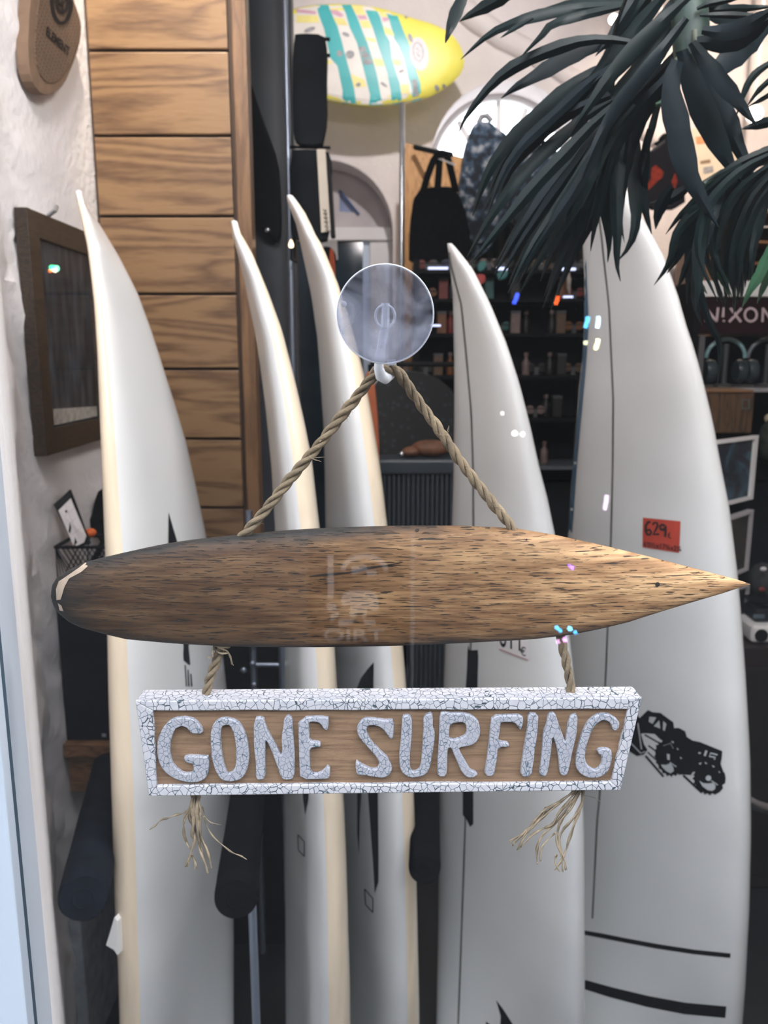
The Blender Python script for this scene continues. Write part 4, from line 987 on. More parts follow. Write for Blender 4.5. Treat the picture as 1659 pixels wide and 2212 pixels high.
solo('folded_cloth', poly(chaikin([(205,1195),(222,1180),(246,1176),(248,1215),(210,1215)], 1), 1.80, d=0.05), M('lilac_cloth', (0.45, 0.44, 0.55), 0.8, 0.1, 30), 'pale lilac folded cloth behind the black strapped pouch', 'cloth', bev=0.004)
solo('paper_flap', MB().prism([P(229,2042,1.10), P(247,1982,1.10), P(254,1990,1.10), P(254,2064,1.10), P(246,2052,1.10)], (0.004, 0.012, 0)), M('white_paper', (0.75, 0.74, 0.72), 0.7, 0.03, 30), 'torn white paper flap sticking out left of the left surfboard', 'paper')

# ================================================================== MIDDLE LEFT: grey partition, hanging goods
solo('display_partition', MB().box((P(528, 565, 2.5).x, 2.5, 0), (P(640, 565, 2.5).x, 2.56, 3.2)), SLATE, 'dark slate partition panel right of the oak column', 'partition', bev=0.004)
ws = thing('wetsuit', 'black wetsuit hanging flat on the slate partition', 'wetsuit', P(570, 520, 2.46))
part('suit_body', poly(chaikin([(538,165),(552,215),(575,280),(600,345),(604,420),(606,500),(596,525),(560,490),(545,478)], 1), 2.455, d=0.04), M('neoprene', (0.003, 0.0035, 0.0045), 0.7, 0.2, 30, spec=0.1), ws, bev=0.008)
part('buckle', MB().ellipsoid(P(578, 497, 2.45), (0.008, 0.006, 0.008)), CHROME, ws, smooth=1.5)
solo('partition_rail', MB().tube([Vector((P(624, 400, 2.45).x, 2.45, 0)), Vector((P(624, 400, 2.45).x, 2.45, 3.2))], 0.008, 8), STEEL, 'slim steel upright beside the hanging black bags', 'rail', smooth=1.2)
NAVY = M('navy_black_cloth', (0.005, 0.0065, 0.009), 0.8, 0.3, 8, 0.004, 12, spec=0.05)
def hangbag(x0, y0, x1, y1, label, dy=0.0):
    t = thing('hanging_bag', label, 'bag', P((x0+x1)/2, y1, 2.42), 'black bags hanging beside the partition')
    pts = chaikin([(x0,y0+3),(x0+20,y0),(x1-8,y0+2),(x1,y0+24),(x1-2,y0+110),(x1,y1-60),(x1-8,y1-20),(x1-12,y1),(x0+6,y1-4),(x0,y1-40)], 1)
    b = part('bag_body', poly(pts, 2.40, d=0.05), NAVY, t, bev=0.010)
    return t, b
t1, b1_ = hangbag(632, 72, 706, 314, 'upper black bag hanging in front of the striped board')
for y in (84, 119): part('peg', MB().tube([P(694, y, 2.44), P(713, y + 1, 2.44)], 0.005, 6), BLACKP, t1)
t2, b2_ = hangbag(626, 322, 716, 522, 'lower black bag with grey spine label hanging above the door')
part('peg', MB().tube([P(626, 318, 2.44), P(714, 319, 2.44)], 0.004, 6), BLACKP, t2)
part('bag_edge', poly([(705,338),(713,338),(723,510),(714,512)], 2.395, d=0.05), BLACKP, t2, bev=0.003)
lb = part('spine_label', poly([(684,322),(703,322),(714,498),(694,503)], 2.392, d=0.004), M('grey_label', (0.36, 0.34, 0.31), 0.5, 0.05, 30), t2, bev=0.001)
vb = bvh_of(lb)
decal('label_marks', [ribbon2d([(x-4, y-4), (x, y), (x+4, y-4), (x+1, y+1), (x+4, y+5), (x-3, y+4)], 2.2) for x, y in ((702,456),(703,465),(704,474),(705,483),(706,493))], vb, INK, t2)
lamp_ = thing('candle_bulb', 'small warm glowing bulb left of the middle surfboard nose', 'bulb', P(629, 535, 2.3))
part('bulb_glass', MB().lathe(P(629, 536, 2.3), (0, 0, 1), [(0.0001, 0), (0.006, 0.002), (0.0075, 0.008), (0.005, 0.016), (0.0015, 0.022), (0.0001, 0.023)], 12), M_emit('warm_bulb', (1.0, 0.72, 0.45), 3.0), lamp_, smooth=1.2)
part('bulb_holder', MB().tube([P(629, 536, 2.3), P(629, 560, 2.3), P(640, 566, 2.46)], 0.004, 8), BLACKP, lamp_, smooth=1.2)
# objects by the door
solo('white_poster', poly([(686,520),(728,518),(730,560),(700,572),(688,545)], 3.2, d=0.01), WHITE, 'white poster below the lower hanging bag', 'poster')
solo('black_hat', MB().ellipsoid(P(706, 560, 3.1), (0.035, 0.04, 0.045)).tube([P(696,560,3.06), P(706,575,3.02), P(716,560,3.06)], 0.012, 6), BLACK, 'black hat hanging under the white poster', 'hat', smooth=1.2)
OR = M('orange_cloth', (0.72, 0.13, 0.04), 0.6, 0.1, 40)
solo('orange_strap', poly(chaikin([(711,538),(719,535),(723,560),(724,610),(716,625),(712,590)], 1), 3.0, d=0.02), OR, 'bright orange strap hanging right of the middle board nose', 'strap', bev=0.003)
dk = thing('skate_deck', 'rust orange skateboard deck standing right of the middle surfboard', 'skateboard', P(805, 1005, 2.35))
part('deck', poly(chaikin([(786,850),(788,815),(796,800),(806,808),(812,850),(818,930),(820,1010),(826,1200),(826,2300),(800,2300),(786,1010)], 1), 2.25, d=0.02), M('rust_deck', (0.33, 0.085, 0.03), 0.5, 0.1, 20), dk, bev=0.003)

# ================================================================== BACK: striped board on the wall
yb = thing('striped_surfboard', 'yellow surfboard with teal stripes mounted high on the back wall', 'surfboard', P(800, 232, 4.3))
YEL = M('yellow_board', (0.80, 0.74, 0.12), 0.35, 0.06, 6, coat=0.3)
TEAL = M('teal_stripe', (0.06, 0.42, 0.43), 0.35, 0.08, 6)
SWH = M('white_stripe', (0.76, 0.72, 0.66), 0.4, 0.06, 12)
out_ = [(560,120),(575,70),(600,35),(632,17),(689,8),(756,7),(821,15),(888,37),(949,54),(989,84),(1006,128),(996,162),(956,196),(905,219),(821,233),(770,231),(709,219),(640,205),(590,180),(566,150)]
op = chaikin(out_, 2)
pts3 = [P(x, y, 4.25) for x, y in op]; cen = sum(pts3, Vector())/len(pts3)
def ring(sc, Y): return [Vector((cen.x + (p.x-cen.x)*sc, Y, cen.z + (p.z-cen.z)*sc)) for p in pts3]
bodym = MB().loft([ring(0.02, 4.222), ring(0.5, 4.224), ring(0.85, 4.230), ring(0.96, 4.238), ring(1.0, 4.255), ring(0.95, 4.275), ring(0.6, 4.29), ring(0.02, 4.29)])
ybo = part('board_body', bodym, YEL, yb, smooth=1.2)
VY = bvh_of(ybo)
oy = (640, 0, 4.4838)
Ty = lambda q: tri(q, *oy)
decal('pale_field', [Ty([(-345,540),(-290,320),(-190,170),(-40,90),(200,60),(600,55),(880,85),(1010,250),(1100,560),(1180,780),(1200,950),(1010,1010),(600,1010),(300,960),(0,900),(-220,800),(-320,660)])], VY, SWH, yb, off=0.001, maxlen=20, label='white field of the striped board')
st = [[(195,50),(310,50),(350,150),(400,260),(440,400),(480,560),(520,700),(560,860),(580,1000),(445,1000),(450,880),(400,640),(330,560),(270,280),(220,150)],
      [(440,50),(530,50),(590,170),(640,300),(690,420),(740,580),(780,720),(810,880),(835,1015),(705,1015),(715,920),(680,780),(650,660),(590,420),(520,270),(480,130)],
      [(650,50),(750,60),(810,160),(860,330),(905,400),(925,560),(960,680),(1000,800),(1030,1000),(925,1005),(915,880),(880,700),(830,560),(780,400),(740,270),(690,150)],
      [(835,80),(960,110),(1000,200),(1050,330),(1095,430),(1120,560),(1160,680),(1200,800),(1210,960),(1120,990),(1125,880),(1080,730),(1040,560),(990,440),(950,380),(900,190)]]
for q in st: decal('teal_stripe', [Ty(q)], VY, TEAL, yb, off=0.002, maxlen=18)
PINKP = M('pink_patch', (0.62, 0.36, 0.45), 0.4, 0.1, 20)
YLP = M('soft_yellow_patch', (0.80, 0.72, 0.26), 0.4, 0.08, 20)
decal('pink_patch', [Ty(q) for q in ([(320,95),(400,100),(460,150),(430,170),(340,130)], [(590,150),(670,150),(690,190),(610,190)], [(830,170),(890,170),(900,200),(840,215)], [(0,90),(190,110),(190,140),(0,120)])], VY, PINKP, yb, off=0.002, maxlen=18)
decal('yellow_patch', [Ty(q) for q in ([(355,170),(460,180),(500,250),(400,240)], [(530,50),(640,60),(670,150),(580,140)], [(610,200),(700,200),(730,270),(640,270)], [(670,360),(770,380),(770,410),(680,390)], [(740,570),(830,570),(860,640),(770,640)], [(530,720),(660,770),(680,840),(560,850)], [(1010,820),(1090,820),(1095,910),(1020,905)], [(800,110),(870,130),(890,170),(820,160)], [(840,260),(930,290),(950,350),(860,330)], [(930,580),(1010,580),(1020,640),(950,630)], [(0,150),(210,150),(220,220),(0,220)], [(270,570),(340,590),(350,620),(275,620)])], VY, YLP, yb, off=0.002, maxlen=18)
GREYP = M('grey_print', (0.30, 0.30, 0.31), 0.5, 0.3, 60)
decal('oval_emblem', [Ty(ell(1190, 525, 88, 165, 24, rot=-0.14))], VY, M('silver_grey', (0.58, 0.55, 0.55), 0.4, 0.08, 60), yb, off=0.003)
decal('emblem_ring', [ribbon2d(Ty(ell(1180, 505, 48, 88, 24, rot=-0.14) + ell(1180, 505, 48, 88, 24, rot=-0.14)[:1]), 2), ribbon2d(Ty([(1160,470),(1195,490),(1165,520),(1200,560)]), 2.4)], VY, GREYP, yb, off=0.004)
decal('small_print', [Ty(q) for q in (ell(420, 520, 28, 32, 10), ell(520, 530, 45, 40, 10), ell(1065, 168, 18, 14, 8), ell(1105, 370, 22, 45, 8), ell(1020, 690, 30, 12, 8), ell(600, 822, 26, 20, 8), ell(850, 820, 40, 14, 8, rot=0.6), ell(1360, 850, 22, 30, 8), ell(1430, 835, 18, 25, 8), ell(480, 335, 40, 20, 8, rot=0.4), ell(130, 290, 60, 22, 8), [(600,460),(660,450),(680,500),(620,515)], [(620,520),(690,510),(720,560),(640,570)], [(640,580),(730,570),(740,620),(660,630)], [(1120,775),(1165,770),(1185,930),(1140,935)])], VY, GREYP, yb, off=0.003, maxlen=16)
part('wall_peg', MB().tube([Vector((cen.x - 0.2, 4.28, cen.z)), Vector((cen.x - 0.2, 4.599, cen.z))], 0.012, 8), CHROME, yb)
part('wall_peg', MB().tube([Vector((cen.x + 0.2, 4.28, cen.z)), Vector((cen.x + 0.2, 4.599, cen.z))], 0.012, 8), CHROME, yb)

# ================================================================== BACK MIDDLE: rail, bags, garments
pp = thing('pole', 'slim shiny metal pole between door arch and plywood panel', 'pole', (P(868, 400, 3.6).x, 3.6, 0))
x_ = P(868, 400, 3.6).x
part('pole_tube', MB().tube([Vector((x_, 3.6, 0.02)), Vector((x_, 3.6, z_of(222, 3.6)))], 0.011, 10), CHROME, pp, smooth=1.2)
part('pole_foot', MB().lathe((x_, 3.6, 0), (0, 0, 1), [(0.0001, 0), (0.06, 0), (0.06, 0.01), (0.012, 0.02)], 20), CHROME, pp, smooth=0.8)
PLY = M_wood('plywood', (0.34, 0.16, 0.05), (0.55, 0.29, 0.10), 4, (6, 6, 1), 0.5)
ppn = thing('plywood_panel', 'orange brown plywood panel behind the black tote bag', 'panel', (P(940, 500, 4.2).x, 4.2, 0))
ztop0, ztop1 = z_of(308, 4.2), z_of(345, 4.2)
part('panel_board', MB().prism([Vector((P(874,500,4.2).x, 4.2, 0)), Vector((P(1015,500,4.2).x, 4.2, 0)), Vector((P(1015,500,4.2).x, 4.2, ztop1)), Vector((P(874,500,4.2).x, 4.2, ztop0))], (0, 0.03, 0)), PLY, ppn, bev=0.003)
part('hanging_bar', MB().tube([P(896, 318, 4.15), P(940, 328, 4.0), P(975, 334, 3.9)], 0.012, 8), BLACKP, ppn, smooth=1.2)
tb = thing('tote_bag', 'large black tote bag hanging by its handles from the plywood panel', 'bag', P(945, 575, 3.5))
part('bag_body', poly(chaikin([(896,412),(940,402),(985,404),(1012,470),(1022,578),(884,580),(886,480)], 1), 3.5, d=0.12), BLACK, tb, bev=0.02)
for q in ([(912,420),(925,375),(940,338),(955,330),(968,338)], [(945,410),(948,370),(950,336)], [(985,415),(976,375),(966,336),(952,330)]):
    part('handle', MB().tube([P(x, y, 3.49) for x, y in chaikin(q, 1, closed=False)], 0.014, 8), BLACK, tb, smooth=1.2)
part('paper_tag', poly([(946,343),(952,342),(984,354),(982,358)], 3.45, d=0.003), WHITE, tb)
def M_camo():
    m, n, l, b = new_mat('blue_camouflage_cloth'); tc = n.new('ShaderNodeTexCoord'); nz = n.new('ShaderNodeTexNoise'); nz.inputs['Scale'].default_value = 22; nz.inputs['Detail'].default_value = 5
    l.new(tc.outputs['Object'], nz.inputs['Vector']); r = n.new('ShaderNodeValToRGB'); l.new(nz.outputs['Fac'], r.inputs[0])
    e = r.color_ramp.elements; e[0].position = 0.42; e[0].color = (0.008, 0.014, 0.026, 1); e[1].position = 0.66; e[1].color = (0.42, 0.44, 0.48, 1)
    q = e.new(0.53); q.color = (0.045, 0.085, 0.14, 1); l.new(r.outputs[0], b.inputs['Base Color']); b.inputs['Roughness'].default_value = 0.8; return m
CAMO = M_camo()
cbp = thing('patterned_backpack', 'blue grey patterned backpack hanging in front of the arched back window', 'backpack', P(1045, 560, 3.9))
part('pack_body', poly(chaikin([(1010,300),(1022,268),(1040,262),(1062,264),(1075,280),(1094,288),(1108,320),(1104,420),(1082,500),(1040,560),(985,540),(990,440),(1000,360)], 2), 3.67, d=0.16), CAMO, cbp, bev=0.025, seg=3)
part('carry_loop', MB().tube([P(1034,266,3.69), P(1040,252,3.69), P(1052,250,3.69), P(1062,262,3.69)], 0.012, 8), M('grey_webbing', (0.25, 0.25, 0.27), 0.7, 0.2, 40), cbp, smooth=1.2)
part('front_pocket', poly(chaikin([(1000,430),(1050,420),(1085,430),(1070,520),(1010,530)], 1), 3.645, d=0.03), CAMO, cbp, bev=0.01)
# second patterned bag under the leaves
cb2 = thing('patterned_backpack', 'grey patterned backpack half hidden behind the drooping leaves', 'backpack', P(1160, 470, 4.0))
part('pack_body', poly(chaikin([(1110,330),(1150,310),(1190,312),(1215,340),(1212,440),(1190,500),(1120,505),(1100,430)], 2), 3.74, d=0.14), CAMO, cb2, bev=0.025, seg=3)
part('carry_loop', MB().tube([P(1145,314,3.76), P(1152,300,3.76), P(1168,300,3.76), P(1176,312,3.76)], 0.011, 8), BLACK, cb2, smooth=1.2)
def wall_hook(px, py, Y, par):
    p = P(px, py, Y); part('wall_hook', MB().tube([p, Vector((p.x, 4.599, p.z))], 0.006, 6), BLACKP, par)
wall_hook(1160, 302, 3.76, cb2)
# garment rail
gr = thing('garment_rail', 'dark garment rail running behind the drooping leaves', 'rail', (P(1130, 500, 4.05).x, 4.05, 0))
zr_ = z_of(455, 4.05)
part('rail_bar', MB().tube([P(985, 455, 4.05), P(1262, 455, 4.05)], 0.012, 8), STEEL, gr, smooth=1.2)
for px in (985, 1262):
    xx = P(px, 455, 4.05).x; part('rail_leg', MB().tube([Vector((xx, 4.05, 0)), Vector((xx, 3.7, zr_))], 0.012, 8), BLACKP, gr, smooth=1.2)
GC = [(0.010,0.011,0.013),(0.016,0.020,0.026),(0.022,0.017,0.018),(0.012,0.018,0.022),(0.03,0.03,0.034)]
GN = ['black','slate blue','dark plum','dark teal','charcoal']
gi = 0
for i in range(10):
    x0 = 1026 + i*24.5
    c = GC[i % 5]
    t = thing('hanging_garment', '%s garment on the rail, %s from its left end' % (GN[i % 5], ['first','second','third','fourth','fifth','sixth','seventh','eighth','ninth','tenth'][i]), 'garment', P(x0, 590, 4.05), 'dark garments hanging on the back rail')
    w = 10.5; lo = 575 + random.uniform(-14, 14)
    loops_ = []
    for y, k in ((462, 0.35), (470, 0.8), (490, 1.0), (520, 1.0), (550, 1.05), (lo, 1.1)):
        a = P(x0, y, 4.05)
        hx = w*k*depth(4.05, a.z)/F_PX; hy = 0.11*k
        loops_.append([Vector((a.x + hx*math.cos(q_*math.pi/8)*(1 + 0.18*math.sin(q_*3)), 4.05 + hy*math.sin(q_*math.pi/8), a.z)) for q_ in range(16)])
    part('cloth', MB().loft(loops_), M('garment_cloth_%d' % i, c, 0.85, 0.3, 20, 0.003), t, smooth=1.2)
    part('hanger_hook', MB().tube([P(x0, 464, 4.05), P(x0, 456, 4.05), P(x0+3, 450, 4.05), P(x0+5, 455, 4.05)], 0.004, 6), CHROME, t, smooth=1.2)

# lit display shelves
ds = thing('display_shelf', 'tall dark shelf unit with thin lit shelf edges behind the boards', 'shelf', (P(1090, 800, 3.2).x, 3.2, 0))
sx0, sx1 = P(905, 760, 3.2).x, P(1275, 760, 3.2).x
part('back_panel', MB().box((sx0, 3.42, 0), (sx1, 3.44, z_of(560, 3.2))), BLACKP, ds)
part('side_panel', MB().box((sx0 - .02, 3.2, 0), (sx0, 3.44, z_of(560, 3.2))), BLACKP, ds); part('side_panel', MB().box((sx1, 3.2, 0), (sx1 + .02, 3.44, z_of(560, 3.2))), BLACKP, ds)
shz = []
for y in (583, 645, 720, 812, 905, 1008):
    z = z_of(y, 3.2); shz.append(z); part('shelf_board', MB().box((sx0, 3.2, z - 0.012), (sx1, 3.42, z)), BLACKP if y < 1000 else M('grey_shelf_edge', (0.10, 0.11, 0.13), 0.5, 0.05, 10), ds)
LED = M_emit('shelf_strip_light', (0.62, 0.68, 1.0), 1.6)
for (a, b_, y, h) in ((925,968,579,5),(1074,1096,580,6),(1214,1244,581,5),(1218,1238,641,4),(930,952,703,4)):
    part('strip_light', pxbox(a, y - h/2, b_, y + h/2, 3.185, 0.012), LED, ds)
ITEM = [('red',(0.42,0.04,0.03)),('teal',(0.03,0.24,0.23)),('pale pink',(0.40,0.28,0.26)),('tan',(0.22,0.12,0.06)),('grey',(0.13,0.14,0.16)),('dark blue',(0.03,0.05,0.16)),('orange',(0.38,0.13,0.03)),('black',(0.012,0.012,0.014))]
IM = {n_: M('item_' + n_.replace(' ', '_'), tuple(x*0.45 for x in c), 0.5, 0.2, 40) for n_, c in ITEM}
protos = {}
ORD = ['first','second','third','fourth','fifth','sixth','seventh','eighth','ninth','tenth','eleventh','twelfth','thirteenth','fourteenth']
def small_item(kind, colname, px, py, z, Y, nth, row):
    x = P(px, py, Y).x; loc = Vector((x, Y, z + 0.001)); key = (kind, colname)
    lab = {'box': 'small %s accessory box', 'bottle': 'small %s bottle', 'glasses': '%s sunglasses'}[kind] % colname + ', %s from left on the %s dark lit shelf' % (ORD[nth], row)
    grp = 'small goods on the dark display shelves'
    if key in protos: return copy_thing(protos[key], loc, lab, grp)
    nm = {'box': 'accessory_box', 'bottle': 'bottle', 'glasses': 'sunglasses'}[kind]
    t = thing(nm, lab, {'box': 'box', 'bottle': 'bottle', 'glasses': 'sunglasses'}[kind], loc, grp)
    if kind == 'box':
        part('carton', MB().box(loc + Vector((-0.018, -0.02, 0)), loc + Vector((0.018, 0.02, 0.075))), IM[colname], t, bev=0.002)
        part('lid', MB().box(loc + Vector((-0.019, -0.021, 0.0755)), loc + Vector((0.019, 0.021, 0.085))), IM['grey'], t, bev=0.002)
    elif kind == 'bottle':
        part('flask', MB().lathe(loc, (0, 0, 1), [(0.0001, 0), (0.015, 0), (0.016, 0.004), (0.016, 0.05), (0.007, 0.064), (0.007, 0.075)], 14), IM[colname], t, smooth=0.7)
        part('cap', MB().lathe(loc, (0, 0, 1), [(0.008, 0.074), (0.009, 0.076), (0.009, 0.088), (0.0001, 0.089)], 12), IM['pale pink'], t, smooth=0.7)
    else:
        for s in (-1, 1):
            part('lens', MB().lathe(loc + Vector((s*0.022, 0, 0.03)), (0, 1, 0), [(0.0001, 0), (0.017, 0.001), (0.0175, 0.003), (0.0001, 0.004)], 14), IM[colname], t, smooth=0.7)
            part('temple', MB().tube([loc + Vector((s*0.040, 0.002, 0.034)), loc + Vector((s*0.042, 0.06, 0.032)), loc + Vector((s*0.042, 0.08, 0.01))], 0.002, 5), IM['black'], t)
        part('bridge', MB().tube([loc + Vector((-0.040, 0, 0.034)), loc + Vector((0, -0.002, 0.036)), loc + Vector((0.040, 0, 0.034))], 0.0022, 5), IM['black'], t)
        part('nose_stand', MB().box(loc + Vector((-0.008, -0.002, 0)), loc + Vector((0.008, 0.012, 0.032))), IM['grey'], t)
    protos[key] = t; return t
seq = ['glasses','box','bottle','glasses','bottle','box']
cols = ['red','teal','black','grey','pale pink','tan','dark blue','black','orange','grey','black']
k = 0
for si, z in enumerate(shz):
    nth = 0
    for px in range(925, 1262, 26):
        if random.random() < 0.22: k += 1; continue
        Yp = 3.25 + random.uniform(0, 0.07)
        small_item(seq[(k*5 + si) % 6] if si > 0 else 'glasses', cols[(k*3 + si*2) % 11], px + random.uniform(-5, 5), 760, z, Yp, nth, ['topmost','second','third','fourth','fifth','lowest'][si]); k += 1; nth += 1
# bright coloured cards hung low by the leaves
def hangcard(name, pts, Y, col, label, cat):
    m = M(name + '_col', col, 0.5, 0.15, 40)
    t = thing(name, label, cat, P(pts[0][0], pts[0][1], Y))
    part('fabric', poly(chaikin(pts, 1), Y, d=0.015), m, t, bev=0.003)
    part('loop', MB().tube([P(pts[0][0], pts[0][1], Y), P(pts[0][0] + 2, 560, Y + 0.02), P(pts[0][0] + 2, 556, 3.25)], 0.0015, 5), BLACKP, t)
    return t
hangcard('pennant', [(1026,592),(1048,592),(1050,606),(1040,616),(1030,608)], 3.165, (0.50, 0.05, 0.05), 'red pennant right of the narrow surfboard nose', 'pennant')
hangcard('pennant', [(1030,568),(1052,562),(1048,582),(1034,588)], 3.165, (0.03, 0.22, 0.22), 'teal pennant above the red pennant by the narrow board nose', 'pennant')
hangcard('pennant', [(1072,588),(1098,582),(1096,600),(1076,606)], 3.165, (0.03, 0.19, 0.20), 'teal pennant under the middle lit shelf edge', 'pennant')
solo('silver_tassel', MB().tube([P(1227,583,3.178), P(1229,604,3.178), P(1228,620,3.178), P(1231,636,3.178)], [0.004,0.009,0.008,0.002], 8), M('silver_cloth', (0.42,0.38,0.35), 0.5, 0.2, 40), 'pale silver tassel hanging from the right lit shelf edge', 'tassel', smooth=1.2)

# puffer jacket, radiator, bundle
pj = thing('dark_dress', 'dark dotted dress hanging right of the middle surfboard', 'dress', P(890, 1010, 2.55))
def M_dots():
    m, n, l, b = new_mat('dotted_black_cloth'); tc = n.new('ShaderNodeTexCoord'); v = n.new('ShaderNodeTexVoronoi'); v.inputs['Scale'].default_value = 42; v.inputs['Randomness'].default_value = 0.9
    l.new(tc.outputs['Object'], v.inputs['Vector']); r = n.new('ShaderNodeValToRGB'); l.new(v.outputs['Distance'], r.inputs[0])
    r.color_ramp.elements[0].position = 0.22; r.color_ramp.elements[0].color = (0.015, 0.022, 0.03, 1); r.color_ramp.elements[1].position = 0.30; r.color_ramp.elements[1].color = (0.006, 0.007, 0.009, 1)
    l.new(r.outputs[0], b.inputs['Base Color']); b.inputs['Roughness'].default_value = 0.8; return m
part('cloth', poly(chaikin([(806,838),(822,818),(850,806),(890,800),(940,812),(985,850),(1000,940),(1002,1000),(880,1006),(812,1000),(804,900)], 1), 2.60, d=0.14), M_dots(), pj, bev=0.03, seg=3)
part('hanger_hook', MB().tube([P(880,806,2.66), P(880,790,2.66), P(890,784,2.66), P(896,792,2.66)], 0.004, 6), CHROME, pj, smooth=1.2)
ri = thing('dress_rail', 'steel rail carrying the dark dotted dress', 'rail', (P(880, 788, 2.66).x, 2.66, 0))
xr0, xr1 = P(800, 788, 2.66).x, P(1010, 788, 2.66).x; zq = z_of(787, 2.66)
part('rail_bar', MB().tube([Vector((xr0, 2.66, zq)), Vector((xr1, 2.66, zq))], 0.008, 8), BLACKP, ri, smooth=1.2)
for xx in (xr0, xr1): part('rail_leg', MB().tube([Vector((xx, 2.66, 0)), Vector((xx, 2.66, zq))], 0.008, 8), BLACKP, ri, smooth=1.2)
rad = thing('radiator', 'dark ribbed radiator low behind the middle surfboards', 'radiator', (P(910, 1080, 2.45).x, 2.45, 0))
RADM = M('dark_blue_grey_enamel', (0.030, 0.040, 0.052), 0.35, 0.1, 10)
rx0, rx1 = P(815, 1060, 2.45).x, P(1000, 1060, 2.45).x; rz1 = z_of(1022, 2.45); rz0 = 0.12
part('top_cap', MB().box((rx0, 2.42, rz1), (rx1, 2.56, rz1 + 0.045)), RADM, rad, bev=0.008)
for i in range(18):
    x = rx0 + (rx1-rx0)*(i+.5)/18
    part('fin', MB().box((x - 0.0048, 2.43, rz0), (x + 0.0048, 2.55, rz1)), RADM, rad, bev=0.002)
part('back_plate', MB().box((rx0, 2.51, rz0), (rx1, 2.53, rz1)), BLACKP, rad)
for x in (rx0 + .03, rx1 - .03): part('foot', MB().box((x - .015, 2.46, 0), (x + .015, 2.52, rz0)), RADM, rad)
lb2 = thing('leather_bundle', 'brown leather bundle lying on the dark radiator', 'bundle', Vector((P(930, 1000, 2.49).x, 2.49, rz1 + 0.045)))
bz = rz1 + 0.046
LEA = M('brown_leather', (0.13, 0.055, 0.028), 0.6, 0.35, 25, 0.004)
xb = P(930, 1000, 2.49).x
part('roll', MB().ellipsoid((xb, 2.49, bz + 0.026), (0.062, 0.035, 0.026)), LEA, lb2, smooth=1.5)
part('roll', MB().ellipsoid((xb - 0.06, 2.485, bz + 0.016), (0.03, 0.03, 0.016)), LEA, lb2, smooth=1.5)
part('buckle', MB().ellipsoid((xb - 0.09, 2.47, bz + 0.010), (0.009, 0.009, 0.009)), CHROME, lb2, smooth=1.5)

# ================================================================== RIGHT: display stand
st_ = thing('display_stand', 'dark branded display stand with white header at the right edge', 'display stand', (P(1600, 900, 2.45).x, 2.45, 0))
YN = 2.4
xl = P(1508, 720, YN).x; xr = P(1790, 720, YN).x
part('header_box', pxbox(1508, 606, 1790, 641, YN, 0.22), WHITE, st_, bev=0.004)
mp_ = part('banner', pxbox(1512, 643, 1790, 722, YN + 0.012, 0.05), M('maroon_panel', (0.016, 0.005, 0.007), 0.5, 0.2, 10, spec=0.12), st_, bev=0.002)
VN = bvh_of(mp_)
on = (1459, 580, 7.37); Tn = lambda q: tri(q, *on)
LT = M('pale_pink_lettering', (0.55, 0.43, 0.46), 0.5, 0.05, 30)
let = [ribbon2d(Tn(q), w/7.37) for q, w in (([(480,850),(485,622)], 34), ([(480,625),(655,848)], 40), ([(650,850),(675,622)], 38), ([(770,622),(752,775)], 40), ([(768,820),(764,852)], 36), ([(870,630),(1040,852)], 40), ([(1050,632),(850,852)], 40), ([(1380,852),(1390,625)], 36), ([(1385,628),(1540,850)], 38), ([(1540,850),(1560,625)], 36))]
let += [ribbon2d(Tn(arc_px(1195, 738, 95, 104, 0, 185)), 5), ribbon2d(Tn(arc_px(1195, 738, 95, 104, 180, 362)), 5)]
decal('sign_lettering', let, VN, LT, st_, off=0.002, maxlen=30, label='pale capital letters on the maroon banner')
part('case_back', MB().box((xl, YN + 0.26, 0), (xr, YN + 0.28, z_of(722, YN))), M('dark_case_back', (0.010, 0.014, 0.018), 0.6, 0.2, 8, spec=0.15), st_)
part('case_side', MB().box((xl - 0.015, YN, 0), (xl, YN + 0.28, z_of(606, YN))), BLACKP, st_)
part('case_side', MB().box((xr, YN, 0), (xr + 0.015, YN + 0.28, z_of(606, YN))), BLACKP, st_)
part('case_post', MB().box((P(1508,780,YN).x, YN, z_of(848,YN)), (P(1520,780,YN).x, YN + 0.01, z_of(724,YN))), M('grey_acrylic', (0.09, 0.09, 0.10), 0.2, 0.1, 10), st_)
shelf_z = z_of(838, YN)
part('case_shelf', MB().box((xl, YN, shelf_z - 0.012), (xr, YN + 0.26, shelf_z)), M('brushed_silver', (0.30, 0.29, 0.31), 0.35, 0.2, 50, stretch=(1, 1, 30)), st_)
part('lower_body', MB().box((xl, YN + 0.06, 0), (xr, YN + 0.25, z_of(1010, YN))), BLACKP, st_)
def headphones(cx, label, band):
    c = P(cx, 838, YN + 0.06); c.z = shelf_z + 0.001
    t = thing('headphones', label, 'headphones', c)
    arc = [c + Vector((0.058*math.cos(a*math.pi/16), 0, 0.085 + 0.055*math.sin(a*math.pi/16))) for a in range(17)]
    part('headband', MB().tube(arc, 0.006, 8), band, t, smooth=1.2)
    for s in (-1, 1):
        part('ear_cup', MB().lathe(c + Vector((s*0.045, 0, 0.048)), (s, 0, 0), [(0.0001, -0.012), (0.030, -0.012), (0.034, 0), (0.030, 0.014), (0.0001, 0.018)], 18), M('dark_ear_cup_%d_%d' % (cx, s), (0.03, 0.045, 0.055), 0.3, 0.2, 40), t, smooth=0.9)
    part('stand_foot', MB().lathe(c, (0, 0, 1), [(0.0001, 0), (0.03, 0), (0.03, 0.006), (0.008, 0.010), (0.008, 0.125), (0.0001, 0.126)], 16), M('stand_plastic_%d' % cx, (0.05, 0.055, 0.06), 0.3, 0.1, 20), t, smooth=0.8)
headphones(1562, 'headphones with pale teal band under the maroon banner', M('pale_teal_band', (0.20, 0.34, 0.36), 0.3, 0.3, 60))
